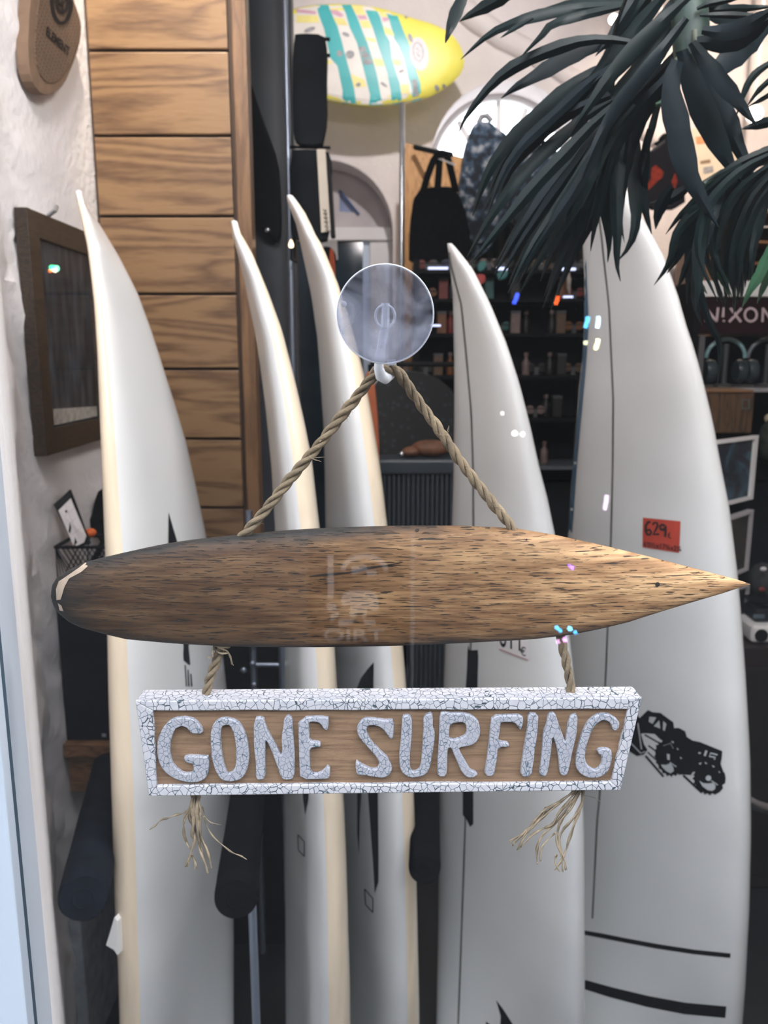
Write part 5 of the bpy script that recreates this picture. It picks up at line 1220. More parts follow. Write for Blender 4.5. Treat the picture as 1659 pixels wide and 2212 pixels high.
headphones(1652, 'dark headphones at the right frame edge under the banner', M('grey_band', (0.10, 0.12, 0.14), 0.3, 0.2, 60))
wbx = thing('wooden_box', 'dark wooden box with square label left of the stand, above the white frames', 'box', (P(1565, 935, 2.36).x, 2.36, z_of(935, 2.3)))
part('box_body', pxbox(1490, 848, 1627, 936, 2.20, 0.18), M_wood('box_wood', (0.028, 0.018, 0.010), (0.085, 0.045, 0.02), 4, (6, 6, 1), 0.5), wbx, bev=0.004)
part('box_lid', pxbox(1488, 842, 1628, 848, 2.195, 0.19), BROWNWOOD, wbx, bev=0.002)
qx = (1602, 1620, 862, 884)
part('square_label', poly([(qx[0],qx[2]),(qx[1],qx[2]),(qx[1],qx[3]),(qx[0],qx[3])], 2.197, d=0.003, holes=[[(qx[0]+2.5,qx[2]+2.5),(qx[1]-2.5,qx[2]+2.5),(qx[1]-2.5,qx[3]-2.5),(qx[0]+2.5,qx[3]-2.5)]]), M('label_grey', (0.08, 0.09, 0.085), 0.5, 0.1, 30), wbx)
part('box_stand', MB().box((P(1500,1000,2.22).x, 2.24, 0), (P(1560,1000,2.22).x, 2.34, z_of(936, 2.2) - 0.001)), BLACKP, wbx)
def M_art(name, cols):
    m, n, l, b = new_mat(name); tc = n.new('ShaderNodeTexCoord'); nz = n.new('ShaderNodeTexNoise'); nz.inputs['Scale'].default_value = 9; nz.inputs['Detail'].default_value = 4; nz.inputs['Distortion'].default_value = 1.5
    l.new(tc.outputs['Object'], nz.inputs['Vector']); r = n.new('ShaderNodeValToRGB'); l.new(nz.outputs['Fac'], r.inputs[0]); e = r.color_ramp.elements
    while len(e) < len(cols): e.new(0.5)
    for i, c in enumerate(cols): e[i].position = 0.34 + 0.34*i/(len(cols)-1); e[i].color = c + (1,)
    l.new(r.outputs[0], b.inputs['Base Color']); b.inputs['Roughness'].default_value = 0.3; return m
def tilted_frame(q, Y0_, Y1_, label, art, wf=0.09, frame_mat=None):
    a, b_, c, d_ = P(*q[0], Y0_), P(*q[1], Y1_), P(*q[2], Y1_), P(*q[3], Y0_)
    b_.x = c.x = (b_.x + c.x)/2
    t = thing('framed_print', label, 'picture', (d_ + c)/2, 'white framed prints on the side of the stand')
    nrm = (b_ - a).cross(d_ - a).normalized()
    if nrm.y < 0: nrm = -nrm
    cen_ = (a + b_ + c + d_)/4
    inn = [p + (cen_ - p)*wf*2 for p in (a, b_, c, d_)]
    part('frame', MB().prism([a, b_, c, d_], nrm*0.02, [inn]), frame_mat or WHITE, t)
    part('print', MB().prism([p + nrm*0.008 for p in inn], nrm*0.006), art, t)
    return t
fgrey = M('grey_white_frame', (0.42, 0.40, 0.42), 0.5, 0.05, 20)
tilted_frame([(1500,958),(1632,940),(1634,1078),(1520,1104)], 2.02, 2.16, 'upper white framed print with blue and green sea picture', M_art('sea_print', [(0.005,0.010,0.05), (0.008,0.012,0.02), (0.03,0.09,0.14), (0.01,0.06,0.05)]), 0.055)
tilted_frame([(1520,1136),(1620,1101),(1626,1232),(1530,1268)], 2.06, 2.16, 'middle grey framed print with dull olive picture', M_art('olive_print', [(0.008,0.009,0.008), (0.02,0.02,0.014), (0.05,0.042,0.02)]), 0.05, fgrey)
tilted_frame([(1530,1285),(1610,1262),(1620,1384),(1548,1408)], 2.10, 2.18, 'lowest thin framed black print half hidden by the big surfboard', M_art('black_print', [(0.005,0.006,0.007), (0.01,0.012,0.014)]), 0.05, fgrey)
prs = thing('print_rack', 'black post rack carrying the framed prints', 'rack', (P(1588, 1200, 2.2).x, 2.2, 0))
part('rack_post', MB().box((P(1575,1200,2.2).x, 2.185, 0), (P(1592,1200,2.2).x, 2.2, z_of(955, 2.2))), BLACKP, prs)
# things right of the prints
fg = thing('glass_ornament', 'smoky glass ornament with pale highlights at the right edge', 'ornament', P(1655, 1010, 2.5))
part('bowl', MB().lathe(P(1668, 1000, 2.42), (0, 0, 1), [(0.0001, 0), (0.03, 0.0), (0.045, 0.03), (0.05, 0.07), (0.04, 0.11), (0.02, 0.13), (0.0001, 0.132)], 20), M('smoky_glass', (0.05, 0.055, 0.05), 0.1, 0.4, 30), fg, smooth=1.2)
part('stopper', MB().ellipsoid(P(1660, 904, 2.44), (0.012, 0.012, 0.014)), M('cream_stopper', (0.5, 0.42, 0.3), 0.4, 0.1, 30), fg, smooth=1.5)
cap = thing('dark_hat', 'dark peaked hat with small white and red badge near the wooden nose tip', 'hat', P(1645, 1300, 2.2))
part('crown', MB().ellipsoid(P(1648, 1255, 2.2), (0.038, 0.05, 0.052)), M('charcoal_cap', (0.03, 0.032, 0.036), 0.8, 0.3, 40), cap, smooth=1.5)
part('brim', MB().ellipsoid(P(1640, 1292, 2.16), (0.036, 0.06, 0.008)), BLACK, cap, smooth=1.5)
part('white_badge', MB().ellipsoid(P(1649, 1229, 2.147), (0.009, 0.004, 0.006)), WHITE, cap, smooth=1.5)
part('red_badge', MB().ellipsoid(P(1646, 1273, 2.147), (0.009, 0.004, 0.006)), IM['red'], cap, smooth=1.5)
tr = thing('white_tray', 'white counter tray with dark oval opening at the right edge', 'tray', P(1650, 1395, 2.1))
ztr = z_of(1385, 2.1)
xt0 = P(1616, 1375, 2.1).x
part('tray_body', MB().box((xt0, 2.08, ztr), (xt0 + 0.34, 2.30, ztr + 0.05)), WHITE, tr, bev=0.015, seg=3)
part('oval_opening', MB().lathe(P(1646, 1374, 2.076), (0, 1, 0), [(0.0001, 0), (0.017, 0), (0.018, 0.004)], 20), BLACKP, tr, smooth=0.7)
part('tray_block', MB().box((xt0 + .02, 2.11, ztr + 0.05), (xt0 + 0.34, 2.25, P(1640, 1297, 2.16).z - 0.010)), M('navy_block', (0.012, 0.016, 0.024), 0.4, 0.2, 20), tr, bev=0.006)
part('block_label', pxbox(1628, 1328, 1652, 1336, 2.106, 0.003), M('blue_grey_label', (0.10, 0.14, 0.18), 0.4, 0.1, 20), tr)
cb_ = thing('side_cabinet', 'black brown cabinet under the white counter tray', 'cabinet', (xt0 + 0.15, 2.2, 0))
part('cabinet_body', MB().box((xt0 - 0.05, 2.06, 0.01), (xt0 + 0.6, 2.30, ztr - 0.002)), M('dark_maroon_wood', (0.016, 0.010, 0.011), 0.45, 0.3, 6), cb_, bev=0.006)
part('cabinet_door', MB().box((xt0 - 0.03, 2.05, 0.06), (xt0 + 0.26, 2.06, ztr - 0.06)), M('dark_door_panel', (0.012, 0.010, 0.011), 0.5, 0.2, 6), cb_, bev=0.004)
solo('chrome_hoop', MB().tube([P(x, y, 1.95) for x, y in chaikin([(1585,1700),(1612,1728),(1640,1742),(1680,1750),(1740,1748)], 2, closed=False)], 0.018, 12), CHROME, 'curved chrome tube at the right edge beside the big surfboard', 'tube', smooth=1.2)

# upper right: t-shirt, shelves, boxes, spot lamps
ts = thing('tshirt', 'dark t-shirt with red print hanging behind the leaves', 't-shirt', P(1425, 440, 3.5))
tsb = part('shirt_cloth', poly(chaikin([(1395,330),(1418,322),(1440,308),(1462,322),(1500,350),(1490,400),(1478,396),(1482,450),(1392,450),(1388,400),(1378,400)], 1), 3.5, d=0.05), M('plum_black_cotton', (0.014, 0.012, 0.020), 0.85, 0.3, 30), ts, bev=0.012)
vt = bvh_of(tsb)
RP = M('red_print', (0.52, 0.05, 0.02), 0.7, 0.4, 60)
decal('shirt_print', [tri(q, 1299, 300, 4.608) for q in ([(500,290),(540,260),(620,330),(610,380),(560,420),(470,510),(440,490),(490,400)], [(730,340),(750,380),(755,430),(730,500),(695,430)])], vt, RP, ts, off=0.002)
part('hanger_hook', MB().tube([P(1440,312,3.52), P(1440,298,3.52), P(1448,294,3.52), P(1452,300,3.52)], 0.005, 6), BLACKP, ts, smooth=1.2)
wall_hook(1448, 296, 3.52, ts)
hat = thing('dark_hat', 'dark brimmed hat above the red printed t-shirt', 'hat', P(1440, 305, 3.9))
part('crown', MB().ellipsoid(P(1444, 303, 3.9), (0.045, 0.045, 0.032)), BLACK, hat, smooth=1.5)
part('brim', MB().ellipsoid(P(1444, 309, 3.9), (0.065, 0.065, 0.007)), BLACK, hat, smooth=1.5)
wall_hook(1444, 303, 3.9, hat)
us = thing('wooden_shelving', 'brown wooden wall shelving behind the drooping leaves at right', 'shelving', (P(1600, 500, 4.0).x, 4.0, 0))
ux0, ux1 = P(1528, 500, 4.0).x, P(1780, 500, 4.0).x
part('upright', MB().box((ux0, 4.0, 0), (ux0 + 0.05, 4.4, z_of(455, 4.0))), BROWNWOOD, us, bev=0.003)
part('upright', MB().box((ux1, 4.0, 0), (ux1 + 0.05, 4.4, z_of(455, 4.0))), BROWNWOOD, us, bev=0.003)
for y in (455, 520, 566, 612): part('shelf_board', MB().box((ux0 + .05, 4.0, z_of(y, 4.0) - 0.012), (ux1, 4.4, z_of(y, 4.0))), BROWNWOOD, us, bev=0.002)
part('shelf_back', MB().box((ux0 + .05, 4.38, 0), (ux1, 4.4, z_of(455, 4.0) - 0.02)), DARKWOOD, us)
def shelf_box(x0, x1, y0, ybase, Y, label, mt, lid):
    zb_ = z_of(ybase, Y) + 0.001
    xa, xb_ = P(x0, y0, Y).x, P(x1, y0, Y).x
    t = thing('storage_box', label, 'box', ((xa+xb_)/2, Y, zb_))
    part('carton', MB().box((xa, Y, zb_), (xb_, Y + 0.2, z_of(y0, Y) - 0.02)), mt, t, bev=0.003)
    part('lid', MB().box((xa - .003, Y - .003, z_of(y0, Y) - 0.019), (xb_ + .003, Y + 0.203, z_of(y0, Y))), lid, t, bev=0.003)
shelf_box(1536, 1566, 428, 455, 4.05, 'cream carton on top of the wooden shelving', M('cream_carton', (0.6, 0.5, 0.38), 0.7, 0.05, 20), WHITE)
shelf_box(1590, 1640, 438, 455, 4.05, 'rust red carton on top of the wooden shelving', M('rust_carton', (0.24, 0.07, 0.04), 0.7, 0.1, 20), IM['tan'])
yv = thing('yellow_bottle', 'yellow bottle on the second shelf of the wooden shelving', 'bottle', P(1556, 520, 4.03))
zy = z_of(520, 4.0) + 0.001; xy = P(1556, 520, 4.08).x
part('flask', MB().lathe((xy, 4.08, zy), (0, 0, 1), [(0.0001, 0), (0.030, 0), (0.032, 0.01), (0.028, 0.05), (0.012, 0.08), (0.010, 0.10)], 18), M('amber_yellow', (0.60, 0.30, 0.05), 0.35, 0.1, 20), yv, smooth=0.8)
part('cap', MB().lathe((xy, 4.08, zy + 0.1), (0, 0, 1), [(0.012, 0), (0.013, 0.02), (0.0001, 0.021)], 14), BLACKP, yv, smooth=0.8)
ps = thing('wall_poster', 'cream wall poster with orange band and brown print behind the leaves', 'poster', P(1530, 400, 4.59))
wp = part('paper', poly([(1488,278),(1590,272),(1594,404),(1490,412)], 4.585, d=0.008), M('cream_paper', (0.74, 0.64, 0.50), 0.7, 0.04, 10), ps)
vp = bvh_of(wp)
decal('orange_band', [[(1502,296),(1534,292),(1536,308),(1505,312)]], vp, M('soft_orange', (0.66, 0.30, 0.13), 0.7, 0.2, 60), ps, off=0.002)
decal('brown_print', [[(1512,348),(1534,344),(1535,352),(1513,355)]], vp, M('soft_brown', (0.25, 0.17, 0.10), 0.7, 0.3, 60), ps, off=0.002)
decal('grey_print', [[(1518,362),(1540,358),(1541,372),(1520,376)]], vp, GREYP, ps, off=0.002)
def spot_lamp(px, py, Y, label, power, aim, rr=0.035):
    p = P(px, py, Y); t = thing('spot_lamp', label, 'lamp', p)
    d = (Vector(aim) - p).normalized()
    part('lamp_body', MB().lathe(p, d, [(0.0001, -0.09), (rr*0.8, -0.09), (rr, -0.07), (rr*1.1, 0.0), (rr*0.95, 0.0), (rr*0.9, -0.02), (0.0001, -0.021)], 18), WHITE, t, smooth=0.8)
    part('lamp_lens', MB().lathe(p, d, [(0.0001, -0.006), (rr*0.88, -0.007)], 18), M_emit('lamp_glow_%d' % px, (1.0, 0.86, 0.66), power), t)
    part('lamp_arm', MB().tube([p - d*0.05, Vector((p.x, p.y, 3.5))], 0.008, 6), WHITE, t)
spot_lamp(1630, 246, 4.2, 'glowing spot lamp at the right edge above the shelving', 30, (0.6, 1.5, 1.6), 0.04)
spot_lamp(1326, 42, 4.0, 'glowing spot lamp behind the upper leaves', 22, (0.3, 0.8, 1.6), 0.024)
spot_lamp(1420, 130, 4.1, 'small glowing spot lamp between the hanging leaf stems', 18, (0.3, 1.0, 1.6), 0.025)

# ================================================================== HANGING PLANT
plant = thing('hanging_plant', 'hanging artificial palm with long dark drooping leaves at top right', 'plant', P(1490, 0, 0.95))
LEAF = M('dark_leaf', (0.0035, 0.010, 0.0115), 0.55, 0.3, 18, 0.0005, 60, spec=0.14)
LEAF2 = M('blue_dark_leaf', (0.0045, 0.0105, 0.0145), 0.55, 0.3, 18, 0.0005, 60, spec=0.14)
LEAFG = M('green_leaf', (0.02, 0.07, 0.035), 0.42, 0.25, 18, 0.0005, 60)
def leaf(pts, w, Yb_, Yt, mt, nm='leaf'):
    pts = chaikin(pts, 2, closed=False)
    L = [0]
    for a, b in zip(pts, pts[1:]): L.append(L[-1] + math.hypot(b[0]-a[0], b[1]-a[1]))
    tot = L[-1]; N_ = 12
    res = []
    for i in range(N_+1):
        s = tot*i/N_; j = max(k for k in range(len(L)) if L[k] <= s + 1e-6); j = min(j, len(pts)-2)
        t = (s - L[j])/max(L[j+1]-L[j], 1e-6); res.append((pts[j][0] + (pts[j+1][0]-pts[j][0])*t, pts[j][1] + (pts[j+1][1]-pts[j][1])*t))
    vs = []; fs = []
    tw = random.uniform(-0.4, 0.4)
    for i, (x, y) in enumerate(res):
        u = i/N_
        ww = w*0.5*(min(1, 0.45 + 1.8*u))*min(1, (1-u)*2.2 + 0.02)**0.8*(1 + 0.06*math.sin(i*2.1 + w))
        a = res[max(i-1, 0)]; b = res[min(i+1, N_)]; dx, dy = b[0]-a[0], b[1]-a[1]; q_ = math.hypot(dx, dy) or 1
        nx, ny = -dy/q_*ww, dx/q_*ww
        Y = Yb_ + (Yt-Yb_)*u
        ro = tw*0.012*math.sin(u*3.0)
        vs += [P(x+nx, y+ny, Y + 0.004 + ro), P(x, y, Y), P(x-nx, y-ny, Y + 0.004 - ro), P(x, y, Y + 0.0015)]
    for i in range(N_):
        o = i*4
        fs += [(o, o+4, o+5, o+1), (o+1, o+5, o+6, o+2), (o+2, o+6, o+7, o+3), (o+3, o+7, o+4, o)]
    return part(nm, MB().add(vs, fs), mt, plant, smooth=0.9)
A_ = (950, 0, 4.608); B_ = (1299, 0, 4.608); C_ = (950, 340, 4.608); D_ = (1299, 300, 4.608)
LV = [
 (A_, [(260,-120),(230,-20),(170,100),(110,260),(55,428)], 105, 0), (A_, [(800,-120),(600,-10),(430,80),(280,160),(195,215)], 115, 0),
 (A_, [(1900,40),(1600,60),(1250,100),(940,160),(700,240),(500,330),(350,460),(210,590)], 100, 0), (A_, [(930,180),(760,270),(600,380)], 42, 0),
 (A_, [(1900,50),(1600,110),(1350,170),(1100,240),(1060,310),(950,420),(800,575)], 80, 0), (A_, [(1900,30),(1659,30),(1300,50),(1000,110),(940,130)], 110, 0),
 (A_, [(1900,420),(1659,385),(1400,400),(1150,480),(900,580),(700,680),(520,830),(380,1000),(250,1170),(180,1330)], 115, 0), (A_, [(1750,400),(1620,440),(1400,500),(1150,640),(900,790),(750,870),(610,980)], 140, 1),
 (A_, [(1900,600),(1659,660),(1400,800),(1150,990),(950,1180),(700,1400),(500,1659),(400,1916),(325,2150)], 140, 0), (A_, [(1700,950),(1400,1060),(1150,1200),(950,1380),(780,1550),(650,1750),(500,1980),(420,2130)], 120, 1),
 (A_, [(1750,980),(1450,1150),(1250,1330),(1050,1500),(850,1700),(650,1950),(480,2200),(270,2560)], 115, 0), (A_, [(1800,1000),(1500,1250),(1300,1480),(1100,1680),(900,1900),(650,2200),(450,2450),(290,2640)], 115, 0),
 (A_, [(1850,1000),(1600,1200),(1400,1500),(1150,1800),(900,2150),(700,2450),(540,2740)], 115, 1), (A_, [(1900,1000),(1659,1300),(1450,1600),(1250,1900),(1000,2250),(850,2500),(680,2840)], 110, 0),
 (A_, [(1950,1050),(1700,1350),(1500,1750),(1350,2050),(1150,2350),(950,2650),(780,2950)], 105, 0), (A_, [(1950,1100),(1700,1500),(1560,1800),(1420,2100),(1290,2350),(1180,2600),(1040,2950)], 105, 1),
 (A_, [(1850,400),(1659,620),(1560,850),(1430,1050),(1360,1300),(1400,1500),(1380,1750),(1320,2050),(1260,2260)], 130, 0), (A_, [(1800,1250),(1600,1500),(1500,1800),(1400,2150),(1290,2500),(1200,2700)], 100, 0),
 (A_, [(1650,1700),(1450,1950),(1300,2250),(1100,2550),(1000,2800)], 90, 1), (A_, [(1500,1500),(1250,1750),(1000,2050),(800,2330),(600,2600)], 95, 1),
 (B_, [(900,-60),(760,60),(560,250),(350,450),(150,680),(0,880),(-150,1100),(-320,1350)], 130, 0), (B_, [(850,60),(760,200),(550,450),(350,700),(150,950),(0,1130),(-180,1400),(-330,1700)], 120, 0),
 (B_, [(850,180),(740,320),(560,560),(400,760),(200,1000),(50,1230),(-80,1480),(-200,1800)], 120, 1), (B_, [(760,-200),(600,-20),(450,160),(250,400),(80,600),(-150,850),(-330,1100)], 120, 0),
 (B_, [(600,-200),(450,-20),(300,200),(150,420),(0,640),(-150,830)], 110, 0), (B_, [(300,-120),(250,-20),(180,150),(120,350),(65,570)], 32, 0), (B_, [(420,-160),(330,0),(200,200),(60,420),(-60,560)], 95, 1),
 (B_, [(800,440),(740,560),(600,700),(430,860),(250,1060),(80,1280),(-50,1520),(-130,1800)], 120, 1), (B_, [(740,640),(640,800),(480,960),(320,1150),(180,1380),(80,1659),(0,1850)], 115, 1),
 (B_, [(680,760),(570,960),(430,1120),(330,1350),(270,1620),(250,1900)], 100, 1), (B_, [(620,900),(560,1050),(510,1250),(440,1500),(400,1750)], 60, 0),
 (B_, [(730,300),(600,520),(440,740),(280,950),(120,1180)], 105, 0), (B_, [(780,-80),(660,120),(500,330),(330,560),(180,760)], 110, 1),
 (B_, [(760,600),(690,780),(700,1000),(760,1250),(800,1500),(870,1750),(980,1950),(1080,2130),(1165,2260)], 215, 1), (B_, [(800,500),(850,640),(950,950),(1080,1250),(1200,1500),(1320,1720),(1425,1835)], 225, 1),
 (B_, [(880,500),(950,620),(1080,850),(1200,1100),(1330,1400),(1430,1600),(1525,1765)], 210, 1), (B_, [(900,420),(1000,560),(1150,760),(1280,920),(1400,1060),(1480,1170),(1555,1250)], 165, 1),
 (B_, [(1800,1160),(1659,1215),(1540,1250),(1395,1285)], 85, 0), (B_, [(1800,560),(1700,620),(1560,700),(1460,820),(1400,980),(1340,1165)], 62, 0), (B_, [(1800,700),(1700,780),(1560,900),(1445,1065)], 45, 0), (B_, [(1800,860),(1700,930),(1560,1010),(1450,1072)], 40, 0),
 (B_, [(900,0),(1000,60),(1250,150),(1500,250),(1750,300)], 190, 0), (B_, [(950,420),(1050,420),(1250,420),(1450,330),(1750,130)], 200, 1), (B_, [(1100,760),(1300,560),(1500,380),(1750,180)], 210, 1), (B_, [(1000,300),(1200,330),(1400,290),(1750,60)], 150, 1),
 (B_, [(950,90),(1050,40),(1200,10),(1450,-40)], 60, 0), (B_, [(960,120),(1100,100),(1300,85),(1500,80),(1750,60)], 70, 0), (B_, [(980,150),(1150,150),(1350,150),(1600,165),(1750,170)], 60, 0), (B_, [(950,60),(1100,-10),(1300,-60)], 80, 1),
 (B_, [(1000,340),(1100,320),(1200,290),(1385,225)], 34, 2),
 (D_, [(140,-250),(100,0),(60,250),(30,480),(30,700),(70,900),(80,1100),(62,1230)], 120, 0), (D_, [(240,-250),(200,0),(170,250),(150,500),(150,750),(160,1000),(150,1210),(160,1300),(190,1420)], 115, 0),
 (D_, [(340,-250),(330,0),(330,250),(330,450),(350,700),(340,900),(280,1080),(165,1215)], 120, 0), (D_, [(300,-150),(260,100),(240,350),(200,600),(190,850),(232,1035)], 62, 0), (D_, [(60,-250),(20,0),(-30,250),(-60,480)], 110, 1),
 (C_, [(1720,0),(1659,200),(1600,400),(1560,600),(1520,800),(1500,935)], 66, 0), (C_, [(1560,50),(1520,170),(1480,330),(1415,525)], 44, 0), (C_, [(1570,80),(1540,200),(1510,400),(1505,525)], 34, 0), (C_, [(1650,-150),(1560,50),(1420,300),(1330,480),(1250,660)], 110, 0),
 (D_, [(480,-100),(440,100),(400,500),(440,750),(495,910)], 90, 0), (D_, [(400,150),(400,400),(420,650),(500,950)], 90, 1),
 (D_, [(1800,60),(1700,100),(1450,200),(1200,340),(1045,425)], 75, 0), (D_, [(1800,110),(1700,150),(1500,260),(1350,420),(1200,600),(1120,800),(1090,1000),(1120,1180),(1200,1350),(1300,1570)], 100, 0),
 (D_, [(1800,200),(1700,250),(1480,420),(1340,650),(1270,900),(1240,1150),(1270,1400),(1350,1600)], 100, 0), (D_, [(1800,270),(1700,330),(1520,520),(1420,760),(1350,1000),(1330,1200),(1370,1480),(1350,1650)], 100, 0),
 (D_, [(1820,360),(1720,430),(1600,600),(1510,850),(1450,1080),(1440,1300),(1430,1480)], 100, 0), (D_, [(1400,250),(1250,350),(1050,520),(900,650),(750,800),(640,950)], 75, 0),
 (D_, [(1300,400),(1150,560),(950,700),(850,850),(830,1050),(740,1220),(650,1340)], 115, 0), (D_, [(1150,560),(1050,700),(950,850),(900,1100),(880,1400),(850,1650)], 130, 1), (D_, [(1100,700),(1000,900),(960,1150),(970,1400),(940,1700)], 110, 0),
 (D_, [(1250,420),(1150,600),(1080,850),(1050,1100)], 100, 1), (D_, [(1350,400),(1250,560),(1180,760),(1160,1000)], 90, 0), (D_, [(900,1100),(850,1250),(780,1450),(735,1490)], 55, 0), (D_, [(700,480),(620,600),(560,750),(540,900)], 100, 1), (D_, [(900,440),(760,560),(640,620),(480,640)], 90, 1),
 (D_, [(1500,260),(1380,400),(1300,480),(1220,620)], 110, 1), (D_, [(1800,60),(1659,100),(1520,170),(1400,240)], 60, 1),
 (D_, [(1720,1000),(1659,1150),(1580,1350),(1480,1500),(1400,1680)], 90, 2), (D_, [(1790,1100),(1720,1250),(1620,1450),(1550,1640)], 75, 2), (D_, [(980,1410),(1010,1480),(1055,1545)], 30, 2),
 ((1459, 580, 7.37), [(330,60),(380,230),(480,700),(600,1000),(740,1200),(660,1900)], 95, 0), ((1459, 580, 7.37), [(600,-120),(660,0),(780,200),(870,470)], 110, 2), ((1459, 580, 7.37), [(280,0),(290,300),(330,650),(420,900)], 100, 0),
]
for k in range(16):
    q_ = random.choice([l_ for l_ in LV if l_[0] is D_ and len(l_[1]) > 6 and l_[2] >= 90 and l_[1][0][0] > 1000])
    dx, dy = random.uniform(-160, 60), random.uniform(-60, 120)
    LV.append((D_, [(x + dx*min(1, i/3), y + dy*min(1, i/3)) for i, (x, y) in enumerate(q_[1])], 80, 0))
for k in range(14):
    q_ = random.choice([l_ for l_ in LV if l_[0] is A_ and len(l_[1]) > 6 and l_[1][-1][1] > 1800])
    dx, dy = random.uniform(-40, 200), random.uniform(-60, 160)
    LV.append((A_, [(x + dx*min(1, i/3), y + dy*min(1, i/3)) for i, (x, y) in enumerate(q_[1])], 95, k % 2))
MT = [LEAF, LEAF2, LEAFG]
for i, (cc_, q_, w_, m_) in enumerate(LV):
    d0 = 0.90 + 0.10*((i*37) % 11)/10
    if cc_ is D_ or cc_[0] == 1459: d0 += 0.02
    leaf(tri(q_, *cc_), 1.22*w_/cc_[2], d0, d0 + random.uniform(-0.06, 0.05), MT[m_])
STEM = M('stem_green', (0.030, 0.055, 0.045), 0.45, 0.3, 30)
part('stem', MB().tube([Vector((P(1488,-60,.98).x, .98, 2.62)), P(1490,-40,.97), P(1491,60,.965), P(1492,132,.96)], [0.014, 0.017, 0.020, 0.017], 12), STEM, plant, smooth=1.2)
STEM2 = M('pale_stem', (0.14, 0.155, 0.12), 0.5, 0.3, 60)
part('stem', MB().tube([P(x, y, .95) for x, y in tri([(800,560),(740,640),(690,740),(640,840),(625,960)], *B_)], [.004, .0045, .004, .0035, .003], 8), STEM2, plant, smooth=1.2)
part('stem', MB().tube([P(x, y, .94) for x, y in tri([(925,300),(930,420),(960,500),(1015,555)], *B_)], [.003, .003, .002, .0012], 8), STEM2, plant, smooth=1.2)
part('stem', MB().tube([P(x, y, .94) for x, y in tri([(640,980),(590,1030),(540,1045)], *B_)], [.003, .003, .002], 8), LEAFG, plant, smooth=1.2)
part('stem', MB().tube([P(1720,330,.98), P(1640,350,.99), P(1560,375,.99), P(1520,400,.99)], .005, 8), STEM, plant, smooth=1.2)
xs_, ys_ = P(1488, -60, .98).x, .98
part('stem', MB().tube([P(1720,330,.98), Vector((xs_ + 0.13, .99, 2.3)), Vector((xs_, ys_, 2.62))], .005, 8), STEM, plant, smooth=1.2)
part('plant_pot', MB().lathe((xs_, ys_, 2.60), (0, 0, 1), [(0.0001, 0), (0.07, 0), (0.10, 0.16), (0.105, 0.16), (0.105, 0.18), (0.095, 0.18), (0.0001, 0.15)], 24), M('dark_pot', (0.03, 0.03, 0.032), 0.6, 0.1, 10), plant, smooth=0.7)
part('hanger_cord', MB().tube([Vector((xs_, ys_, 2.75)), Vector((xs_, ys_, 3.5))], 0.004, 6), BLACKP, plant)

# ================================================================== STREET SIDE (mirrored in the glass)
def mirror(px, py, Yv):
    p = P(px, py, Yv); return Vector((p.x, 0.806 - Yv, p.z))
sb = thing('stand_in_banner', 'unseen dark banner with white print, added to be mirrored on the wooden surfboard', 'banner', mirror(770, 1310, 1.55) + Vector((0, 0, -0.3)))  # banner added behind the viewer, stands in for a mirrored shirt print
ybn = 0.806 - 1.55
def mp3(pts): return [mirror(x, y, 1.548) for x, y in pts]
part('cloth', MB().prism([mirror(x, y, 1.55) for x, y in ((660,1150),(890,1150),(890,1440),(660,1440))], (0, -0.004, 0)), BLACK, sb)
PRN = M('white_print', (0.95, 0.93, 0.94), 0.6, 0.03, 60)
prn = MB()
for q in (ribbon2d(tri([(370,200),(375,450),(380,700),(370,850)], *o7), 13), ribbon2d(tri(arc_px(880, 430, 320, 210, 180, 360), *o7), 11), tri([(680,370),(900,340),(930,420),(1060,430),(1060,500),(930,510),(900,440),(800,460),(690,500)], *o7), tri([(520,880),(560,780),(650,730),(800,720),(950,730),(1060,780),(1090,880),(1090,1010),(1010,1040),(930,980),(900,1120),(840,1150),(860,1060),(780,1060),(740,1140),(660,1120),(670,940),(560,960)], *o7), tri([(480,1190),(520,1150),(700,1160),(740,1190),(650,1240),(500,1270)], *o7), tri([(860,1160),(1030,1170),(1055,1240),(880,1240)], *o7), tri([(300,950),(370,900),(460,950),(460,1030),(340,1040)], *o7), tri([(370,1070),(510,1060),(490,1110),(375,1210)], *o7)):
    prn.prism(mp3(q), (0, -0.001, 0))
for q in text_polys('OIRT', 34, lambda u, v: (697 + u*1.72, 1384 - v*1.05), 0.6): prn.prism(mp3(q), (0, -0.001, 0))
part('print', prn, PRN, sb)
part('banner_pole', MB().tube([mirror(660,1150,1.555), Vector((mirror(660,1150,1.555).x, 0.806-1.555, 0.0))], 0.008, 6), CHROME, sb)
part('banner_pole', MB().tube([mirror(890,1150,1.555), Vector((mirror(890,1150,1.555).x, 0.806-1.555, 0.0))], 0.008, 6), CHROME, sb)
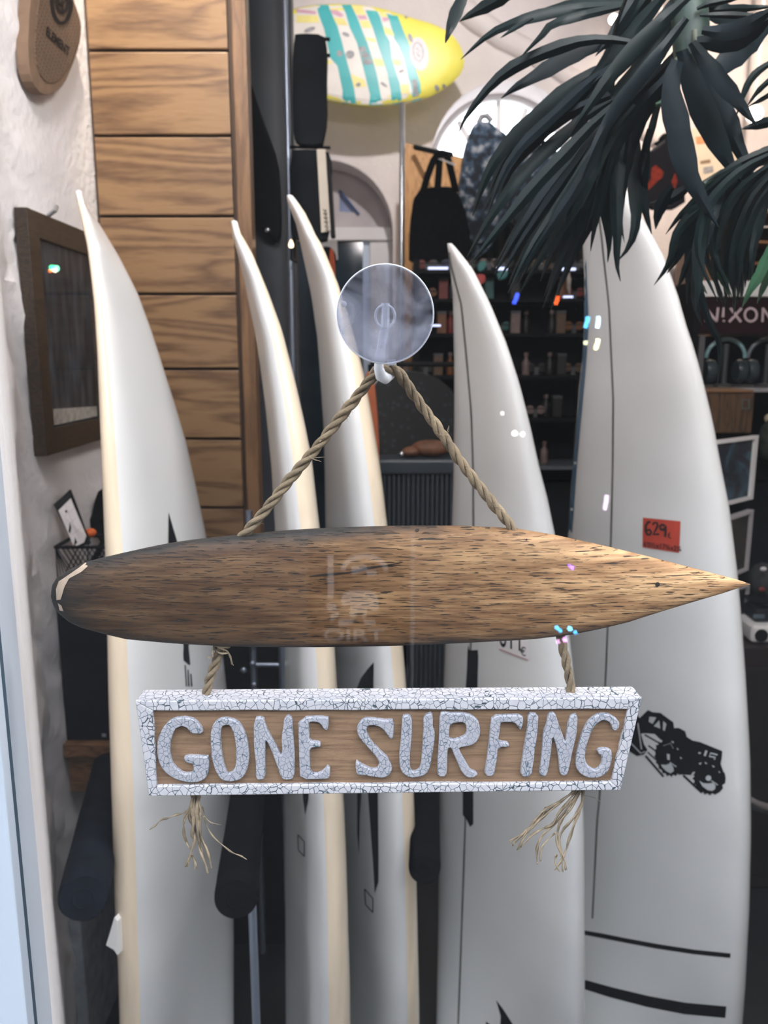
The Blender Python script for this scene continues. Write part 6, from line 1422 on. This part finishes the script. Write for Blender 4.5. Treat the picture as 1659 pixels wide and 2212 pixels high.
LAMPS = [(113,578,(0.05,1,0.35),60,5,3.5,'green lamp'),(122,580,(0.2,1,0.5),60,5,3.5,'second green lamp'),(109,585,(1,0.2,0.05),50,3,3.5,'red lamp'),(118,584,(1,0.9,0.6),70,3.5,3.5,'cream lamp'),
 (1236,1226,(0.35,0.12,1),40,4,2.6,'violet lamp'),(1230,1222,(0.3,0.1,1),30,3,2.6,'small violet lamp'),(1203,1356,(0.05,0.45,1),50,4,2.6,'left blue lamp'),(1210,1362,(0.05,0.5,1),40,3.5,2.6,'lower left blue lamp'),(1231,1358,(0.1,0.55,1),60,4.5,2.6,'right blue lamp'),(1243,1366,(0.05,0.45,1),40,3.5,2.6,'far right blue lamp'),(1220,1382,(1,0.35,1),45,4,2.6,'pink lamp'),(1205,1386,(1,0.5,1),20,4,2.6,'pale pink lamp'),
 (1112,936,(1,1,0.98),70,5.5,3.0,'large white lamp'),(1129,938,(1,1,0.98),60,4,3.0,'small white lamp'),(1085,893,(1,1,0.8),25,3.5,3.0,'cream dot lamp')]
BARS = [(1118,634,1110,656,(0.05,0.1,1),26,'curved blue lamp tube'),(1205,640,1200,658,(1,0.12,0.03),22,'short red lamp tube'),(1270,684,1264,708,(0.1,0.55,1),30,'blue lamp tube'),(1293,684,1290,708,(0.45,0.75,1),40,'pale blue lamp tube'),(1292,732,1286,754,(1,1,0.45),40,'yellow lamp tube'),(1266,736,1263,744,(1,1,0.6),18,'faint yellow lamp tube'),(1311,1070,1306,1100,(0.9,0.65,1),22,'pink lamp tube')]
for (px, py, c, s_, r_, Yv, nm) in LAMPS:
    p = mirror(px, py, Yv); R_ = r_*depth(Yv, p.z)/F_PX
    solo('street_lamp', MB().ellipsoid(p, (R_, R_, R_), 12, 8), M_emit('lamp_' + nm.replace(' ', '_'), c, s_), '%s of the street lights mirrored in the shop glass' % nm, 'street light', 'coloured street lights mirrored in the glass', smooth=1.5)
for (x0, y0, x1, y1, c, s_, nm) in BARS:
    solo('street_lamp_tube', MB().tube([mirror(x0, y0, 3.0), mirror((x0+x1)/2 + 1, (y0+y1)/2, 3.0), mirror(x1, y1, 3.0)], 0.007, 8), M_emit('tube_' + nm.replace(' ', '_'), c, s_), '%s of the street lights mirrored in the shop glass' % nm, 'street light', 'coloured street lights mirrored in the glass', smooth=1.5)
